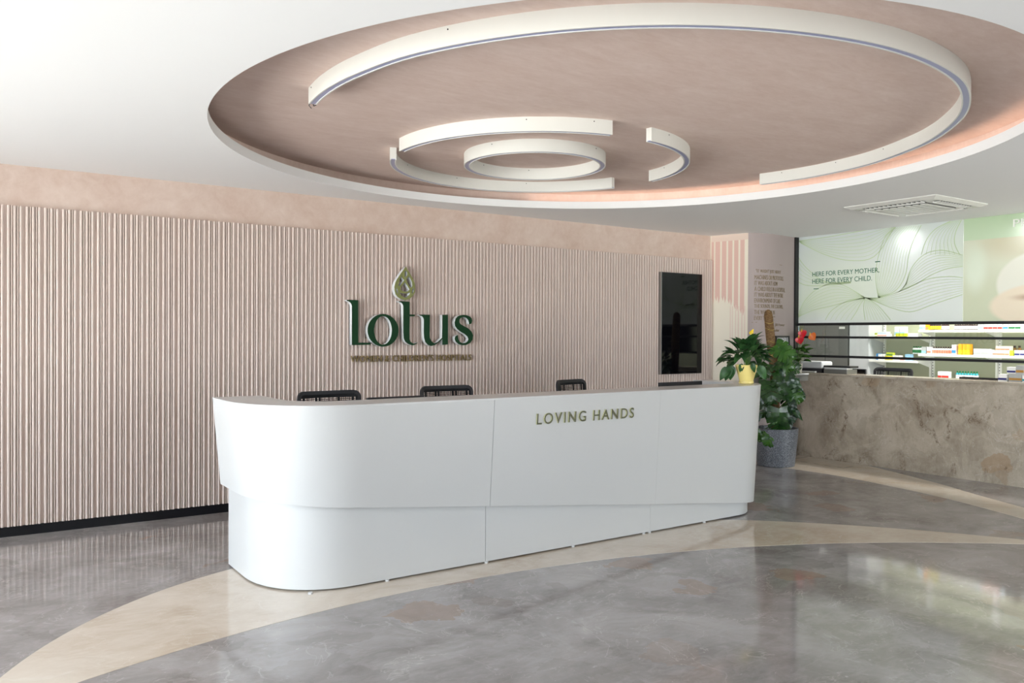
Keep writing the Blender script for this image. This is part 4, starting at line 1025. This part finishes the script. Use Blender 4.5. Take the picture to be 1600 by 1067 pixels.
# ------------------------------------------------------------------ leaves
def leaf_mesh(name, L_, W_, droop=0.3, fold=0.25, n=9, tip=1.0, base=0.45, wave=0.0):
    """lance-shaped blade along +x from the origin, face up +z; droop is the total downward bend in radians"""
    vs = []; fs = []; x = z = 0.0; ds = L_ / (n - 1)
    for i in range(n):
        t = i / (n - 1); a = -droop * t
        wdt = W_ * (math.sin(PI * min(1, t ** base * 1.0)) if t < 1 else 0) ** 0.9 if 0 < t < 1 else 0.0
        wdt = max(wdt, 0.0015)
        for u in (-1, -0.5, 0, 0.5, 1):
            zz = fold * abs(u) * wdt + wave * math.sin(t * 9 + u * 2) * wdt * abs(u)
            vs.append((x - math.sin(a) * zz, u * wdt, z + math.cos(a) * zz))
        x += math.cos(a) * ds; z += math.sin(a) * ds
    for i in range(n - 1):
        for u in range(4): fs.append((i * 5 + u, i * 5 + u + 1, (i + 1) * 5 + u + 1, (i + 1) * 5 + u))
    me = bpy.data.meshes.new(name); me.from_pydata(vs, [], fs); me.shade_smooth(); return me
def monstera_mesh(name, L_, W_, lobes=5, droop=0.6, fold=0.18, split=0.5, seed=0):
    r_ = random.Random(seed); vs = []; fs = []
    def mid_(s): a = droop * s; return (L_ * (math.sin(a) / droop if droop > 1e-3 else s), -L_ * (1 - math.cos(a)) / max(droop, 1e-3))
    def width(s): # heart outline, wide near the base
        return W_ * (max(0.0, 1 - ((s - 0.30) / 0.72) ** 2) ** 0.55 if s > 0.30 else (0.80 + 0.20 * math.sin(PI / 2 * max(s, 0) / 0.30)))
    U = [0, .22, .42, .6, .8, 1.0]
    for side in (-1, 1):
        S = [0.0]; 
        for k_ in range(lobes):
            s0, s1 = k_ / lobes, (k_ + 1) / lobes
            cols = [(s0, 0), ((s0 + s1) / 2, 1), (s1, 2)]
            idx = []
            for s_, kk in cols:
                for u in U:
                    g_ = max(0, (u - split) / (1 - split)) * 0.020 * (1 if 0 < k_ or kk else 1)
                    ss = s_ + (g_ if kk == 0 else (-g_ if kk == 2 else 0))
                    w_ = width((s0 + s1) / 2 if kk == 1 else ss) * (0.97 if kk != 1 else 1.0)
                    ang = math.radians(100 - 62 * ss)      # lobes sweep towards the tip
                    xx, zz = mid_(max(0, ss * 0.98))
                    ln_ = u * w_
                    px_ = xx + ln_ * math.cos(ang) - (0.10 * L_ * u if ss < .12 else 0); py_ = ln_ * math.sin(ang)
                    if k_ == lobes - 1 and kk == 2: px_ = xx + u * 0.02; py_ = u * 0.004
                    vs.append((px_, side * py_, zz - fold * ln_ * u - 0.010 * math.sin(k_ * 2.1 + u * 3))); idx.append(len(vs) - 1)
            nu = len(U)
            for c_ in range(2):
                for u in range(nu - 1):
                    q = (idx[c_ * nu + u], idx[c_ * nu + u + 1], idx[(c_ + 1) * nu + u + 1], idx[(c_ + 1) * nu + u]); fs.append(q if side < 0 else q[::-1])
    me = bpy.data.meshes.new(name); me.from_pydata(vs, [], fs); me.shade_smooth(); return me
def orient(o, p, xdir, zdir):
    x = Vector(xdir).normalized(); z = Vector(zdir); z = (z - x * z.dot(x)).normalized(); y = z.cross(x)
    mm = Matrix.Identity(4)
    for i in range(3): mm[i][0] = x[i]; mm[i][1] = y[i]; mm[i][2] = z[i]
    mm.translation = Vector(p); o.matrix_local = mm
def mesh_obj(name, me, m_, parent):
    o = bpy.data.objects.new(name, me); C.objects.link(o); o.parent = parent
    if not me.materials: me.materials.append(m_)
    return o
TOCAM = Vector((-0.787, -0.617, 0))
RT = Vector((0.617, -0.787, 0))

# yellow pot with peace lily like foliage on the desk end
sp = thing('potted_plant', (5.99, 5.03, HT), 'leafy potted plant in pale yellow pot on the right end of the reception desk', 'plant')
MB().lathe([(.060, 0), (.066, .004), (.066, .022), (.062, .026), (.075, .075), (.092, .135), (.097, .165), (.099, .172), (.093, .172), (.088, .160), (.08, .150)], n=40, caps=True).build('pot', M['yellow_pot'], sp, smooth=True)
MB().lathe([(.001, .1512), (.084, .1512), (.084, .1502), (.001, .1502)], n=24, caps=False).build('soil', M['soil'], sp)
protos = [leaf_mesh('leaf', .15, .040, 0.8, .3, base=.6), leaf_mesh('leaf', .13, .042, 0.5, .25, base=.6), leaf_mesh('leaf', .165, .038, 1.1, .3, base=.6), leaf_mesh('leaf', .11, .036, .3, .3, base=.6)]
M['leaf_soft'] = leafmat('soft_green_leaf', (34, 66, 34), (58, 98, 50))
for me in protos: me.materials.append(M['leaf_soft'])
r5 = random.Random(11)
for k_ in range(78):
    me = protos[k_ % 4]; az = r5.uniform(0, 2 * PI); lay = k_ / 78
    el = math.radians(12 + 62 * lay + r5.uniform(-10, 10)); rad = 0.025 + 0.115 * (1 - lay) + r5.uniform(0, .035)
    zz = 0.17 + 0.165 * lay ** 0.8 + r5.uniform(-.01, .035)
    d_ = Vector((math.cos(az), math.sin(az), 0)); p = d_ * rad + Vector((0, 0, zz))
    if lay < 0.35: el = math.radians(r5.uniform(-35, 15)) if d_.dot(TOCAM) < .35 else math.radians(r5.uniform(-5, 25))
    if lay < 0.35 and d_.dot(TOCAM) > .35: p.z += .035
    xd = d_ * math.cos(el) + Vector((0, 0, math.sin(el)))
    zd = Vector((0, 0, 1)) * math.cos(el) - d_ * math.sin(el) + Vector((r5.uniform(-.3, .3), r5.uniform(-.3, .3), 0))
    o = mesh_obj('leaf', me, None, sp); orient(o, p, xd, zd)
# low drooping leaves at the left of the pot
for dx_, dz_, el in ((-.15, .15, -50), (-.135, .16, -66), (-.12, .17, -80), (-.035, .185, -78), (.05, .19, -70), (.11, .17, -60)):
    p = RT * dx_ + TOCAM * .085 + Vector((0, 0, dz_)); d_ = (RT * (1 if dx_ > 0 else -1) * .6 + TOCAM * .3).normalized(); e = math.radians(el)
    o = mesh_obj('leaf', protos[0], None, sp); orient(o, p, d_ * math.cos(e) + Vector((0, 0, math.sin(e))), TOCAM + Vector((0, 0, .4)))
    if -.1 < dx_ < .1: o.scale = (.62, .62, .62)
stk = MB()
for k_ in range(16):
    az = r5.uniform(0, 2 * PI); d_ = Vector((math.cos(az), math.sin(az), 0)); rr2 = r5.uniform(.05, .14)
    stk.tube([d_ * .015 + Vector((0, 0, .15)), d_ * (rr2 * .4) + Vector((0, 0, .24)), d_ * rr2 + Vector((0, 0, r5.uniform(.26, .36)))], .0028, 6)
tag(stk.build('stalk', M['petiole'], sp), kind='stuff')
f0 = RT * .045 + Vector((0, 0, .475))
MB().tube([(0, 0, .15), RT * .02 + Vector((0, 0, .32)), f0], .0022, 6).build('flower_stalk', M['petiole'], sp)
fm = leaf_mesh('spathe', .062, .019, -0.5, .5); o = mesh_obj('flower', fm, M['yellow'], sp); orient(o, f0 - Vector((0, 0, .03)) - RT * .012, RT * .5 + Vector((0, 0, .9)), TOCAM + Vector((0, 0, .2)))

# big split-leaf plant with moss pole in a grey pot
bp = thing('monstera_plant', (8.44, 6.62, 0), 'tall split-leaf plant on a brown moss pole in a grey speckled pot beside the desk', 'plant')
MB().lathe([(.215, 0.0), (.222, .006), (.228, .05), (.262, .40), (.266, .462), (.258, .466), (.248, .462), (.244, .42)], n=48).build('pot', M['terrazzo'], bp, smooth=True)
MB().lathe([(.001, .4215), (.245, .4215), (.245, .4205), (.001, .4205)], n=32, caps=False).build('soil', M['soil'], bp)
MB().tube([(-.01, 0, .42), (-.015, .0, .8), (-.02, .02, 1.2), (-.045, .06, 1.6), (-.055, .085, 1.86), (-.055, .085, 1.90), (-.055, .085, 1.925)], [.052, .052, .054, .056, .052, .04, .012], 16).build('moss_pole', M['coir'], bp, smooth=True)
tie = MB()
for z in (0.9, 1.1, 1.35, 1.52, 1.68, 1.76):
    k2 = (z - .42) / 1.5; cx_, cy_ = -.01 - .045 * k2, .085 * k2 ** 1.6
    tie.sweep([[(cx_ + (.0575 + a) * math.cos(t), cy_ + (.0575 + a) * math.sin(t), z + b_ + .012 * math.sin(t * 2 + z * 9)) for a, b_ in ((0, 0), (.002, 0), (.002, .003), (0, .003))] for t in [2 * PI * j / 24 for j in range(24)]], close=True)
tag(tie.build('tie_wire', mat('gold_tie_wire', (190, 170, 90), 0.4, metal=0.6), bp), kind='stuff')
mon = {}
for nm, L_, W_, lb, dp in (('a', .30, .165, 6, .7), ('b', .26, .15, 6, .9), ('c', .22, .12, 5, .5)):
    mon[nm] = monstera_mesh('leaf', L_, W_, lb, dp, seed=ord(nm)); 
lan = leaf_mesh('leaf', .24, .045, .7, .25, base=.6)
def with_mat(me, m_): q = me.copy(); q.materials.clear(); q.materials.append(m_); return q
for q in ('leaf_dark', 'leaf_mid', 'leaf_blue'):
    M[q].node_tree.nodes['Principled BSDF'].inputs['Roughness'].default_value = 0.27
    M[q].node_tree.nodes['Principled BSDF'].inputs['Specular IOR Level'].default_value = 0.5
MM = {(k_, c_): with_mat(me, M[c_]) for k_, me in list(mon.items()) + [('l', lan)] for c_ in ('leaf_dark', 'leaf_mid', 'leaf_blue')}
# (px, py centre in the view plane of the plant) turned once into metres: r along RT, z height
def rz_(px, py): return (px - 1213.3) / 127.6, 1.6 - (py - 524.6) / 127.6
r7 = random.Random(3)
specs = [ # px, py, scale, kind, colour, heading in view plane (deg, 0=right, -90=down), tilt towards camera, depth
 (1212, 530, 1.05, 'a', 'leaf_mid', -32, .75, .10), (1216, 556, .95, 'b', 'leaf_mid', -25, .9, .14), (1224, 582, 1.1, 'a', 'leaf_dark', -60, .8, .18),
 (1204, 586, 1.05, 'a', 'leaf_dark', -80, 1.0, .16), (1232, 588, .95, 'b', 'leaf_dark', -50, .7, .08), (1240, 596, .8, 'l', 'leaf_blue', -22, .9, .15),
 (1236, 600, .85, 'b', 'leaf_dark', -70, .9, .20), (1194, 596, .9, 'b', 'leaf_dark', -105, 1.0, .10), (1200, 560, .85, 'b', 'leaf_dark', -120, .8, .12),
 (1218, 628, 1.1, 'a', 'leaf_dark', -88, 1.3, .22), (1232, 622, .75, 'l', 'leaf_blue', -62, .8, .16), (1238, 626, .95, 'l', 'leaf_dark', -55, .8, .20), (1226, 636, .85, 'b', 'leaf_blue', -70, .8, .08),
 (1196, 620, .85, 'b', 'leaf_dark', -100, 1.1, .05), (1190, 574, .8, 'l', 'leaf_dark', -150, .7, .10), (1226, 560, .85, 'b', 'leaf_dark', -10, .7, .04),
 (1206, 665, .75, 'b', 'leaf_mid', -100, .9, .24), (1192, 664, .7, 'c', 'leaf_mid', -110, 1.0, .22), (1222, 648, .8, 'c', 'leaf_dark', -60, .8, .10),
 (1210, 610, .8, 'c', 'leaf_dark', -100, .9, .05), (1228, 606, .9, 'c', 'leaf_dark', -95, .8, -.02), (1206, 542, .7, 'c', 'leaf_dark', 190, .7, .0), (1222, 536, .75, 'b', 'leaf_mid', -60, .9, -.04), (1240, 604, .75, 'c', 'leaf_dark', -40, .9, .02), (1198, 636, .7, 'l', 'leaf_dark', -80, .9, .02)]
for k_ in range(14):
    specs.append((r7.uniform(1188, 1242), r7.uniform(545, 650), r7.uniform(.5, .75), r7.choice('abcl'), r7.choice(['leaf_dark', 'leaf_mid', 'leaf_dark', 'leaf_blue']), r7.uniform(-150, -20), r7.uniform(.3, 1.2), r7.uniform(.12, .26)))
for (px, py, sc, kd, cl, hd, tilt, dep) in specs:
    rr3, zz = rz_(px, py + 9); sc *= .86; a = math.radians(hd)
    p = RT * rr3 + TOCAM * dep + Vector((0, 0, zz))
    xd = RT * math.cos(a) + Vector((0, 0, math.sin(a))) + TOCAM * r7.uniform(-.05, .65)
    zd = TOCAM * tilt + Vector((0, 0, .55)) + RT * r7.uniform(-.6, .6)
    o = mesh_obj('leaf', MM[(kd, cl)], None, bp); orient(o, p, xd, zd); o.scale = (sc, sc, sc)
    # leaf stalk back to the pole or the pot
    pz = max(.43, zz - .16); st_ = MB().tube([(-.01 if zz < 1.2 else -.03, .0, pz), p * .5 + Vector((0, 0, .5 * (pz + .10))), tuple(p)], [.006, .005, .004], 6)
    st_.build('leaf_stalk', M['petiole'], bp, smooth=True)

# red anthurium on the pharmacy counter
an = thing('anthurium', (9.155, 6.845, 1.111), 'potted anthurium with two red and one orange flower on the small wall shelf', 'plant')
MB().lathe([(.045, 0), (.05, .005), (.062, .115), (.064, .13), (.056, .13), (.054, .115)], n=28).build('pot', mat('pale_grey_ceramic', (206, 200, 188), .5), an, smooth=True)
MB().lathe([(.001, .116), (.054, .116), (.054, .115), (.001, .115)], n=20, caps=False).build('soil', M['soil'], an)
hl = leaf_mesh('leaf', .13, .042, .6, .2, base=.5); hl.materials.append(M['leaf_mid'])
r6 = random.Random(5)
for k_ in range(15):
    az = r6.uniform(0, 2 * PI); d_ = Vector((math.cos(az), -abs(math.sin(az)) if math.sin(az) > .15 else math.sin(az), 0)); p = d_ * r6.uniform(.03, .09) + Vector((0, 0, r6.uniform(.16, .34)))
    el = r6.uniform(-.2, .6); o = mesh_obj('leaf', hl, None, an); orient(o, p, d_ * math.cos(el) + Vector((0, 0, math.sin(el))), Vector((0, 0, 1)) + TOCAM * .5)
    MB().tube([(0, 0, .115), p * .6 + Vector((0, 0, .06)), tuple(p)], .0022, 5).build('leaf_stalk', M['petiole'], an)
RT2 = Vector((.75, -.66, 0))
for dx_, dz_, cl in ((.045, .525, 'red'), (.01, .44, 'red'), (.15, .475, 'orange')):
    p = RT2 * dx_ + Vector((0, 0, dz_)) + TOCAM * .04
    sm = leaf_mesh('spathe', .11, .056, .5, .25, base=.55); o = mesh_obj('flower', sm, M[cl], an)
    orient(o, p - Vector((0, 0, -.04)), Vector((0, 0, -1)) + RT2 * (.9 if cl == 'orange' else .25), TOCAM + Vector((0, 0, .35)))
    MB().tube([(0, 0, .115), p * .5 + Vector((0, 0, .08)), tuple(p + Vector((0, 0, .03)))], .0022, 5).build('flower_stalk', M['petiole'], an)
    MB().tube([tuple(p + Vector((0, 0, .02)) + TOCAM * .012), tuple(p + Vector((0, 0, .055)) + TOCAM * .03)], .005, 8).build('spadix', M['yellow'], an)
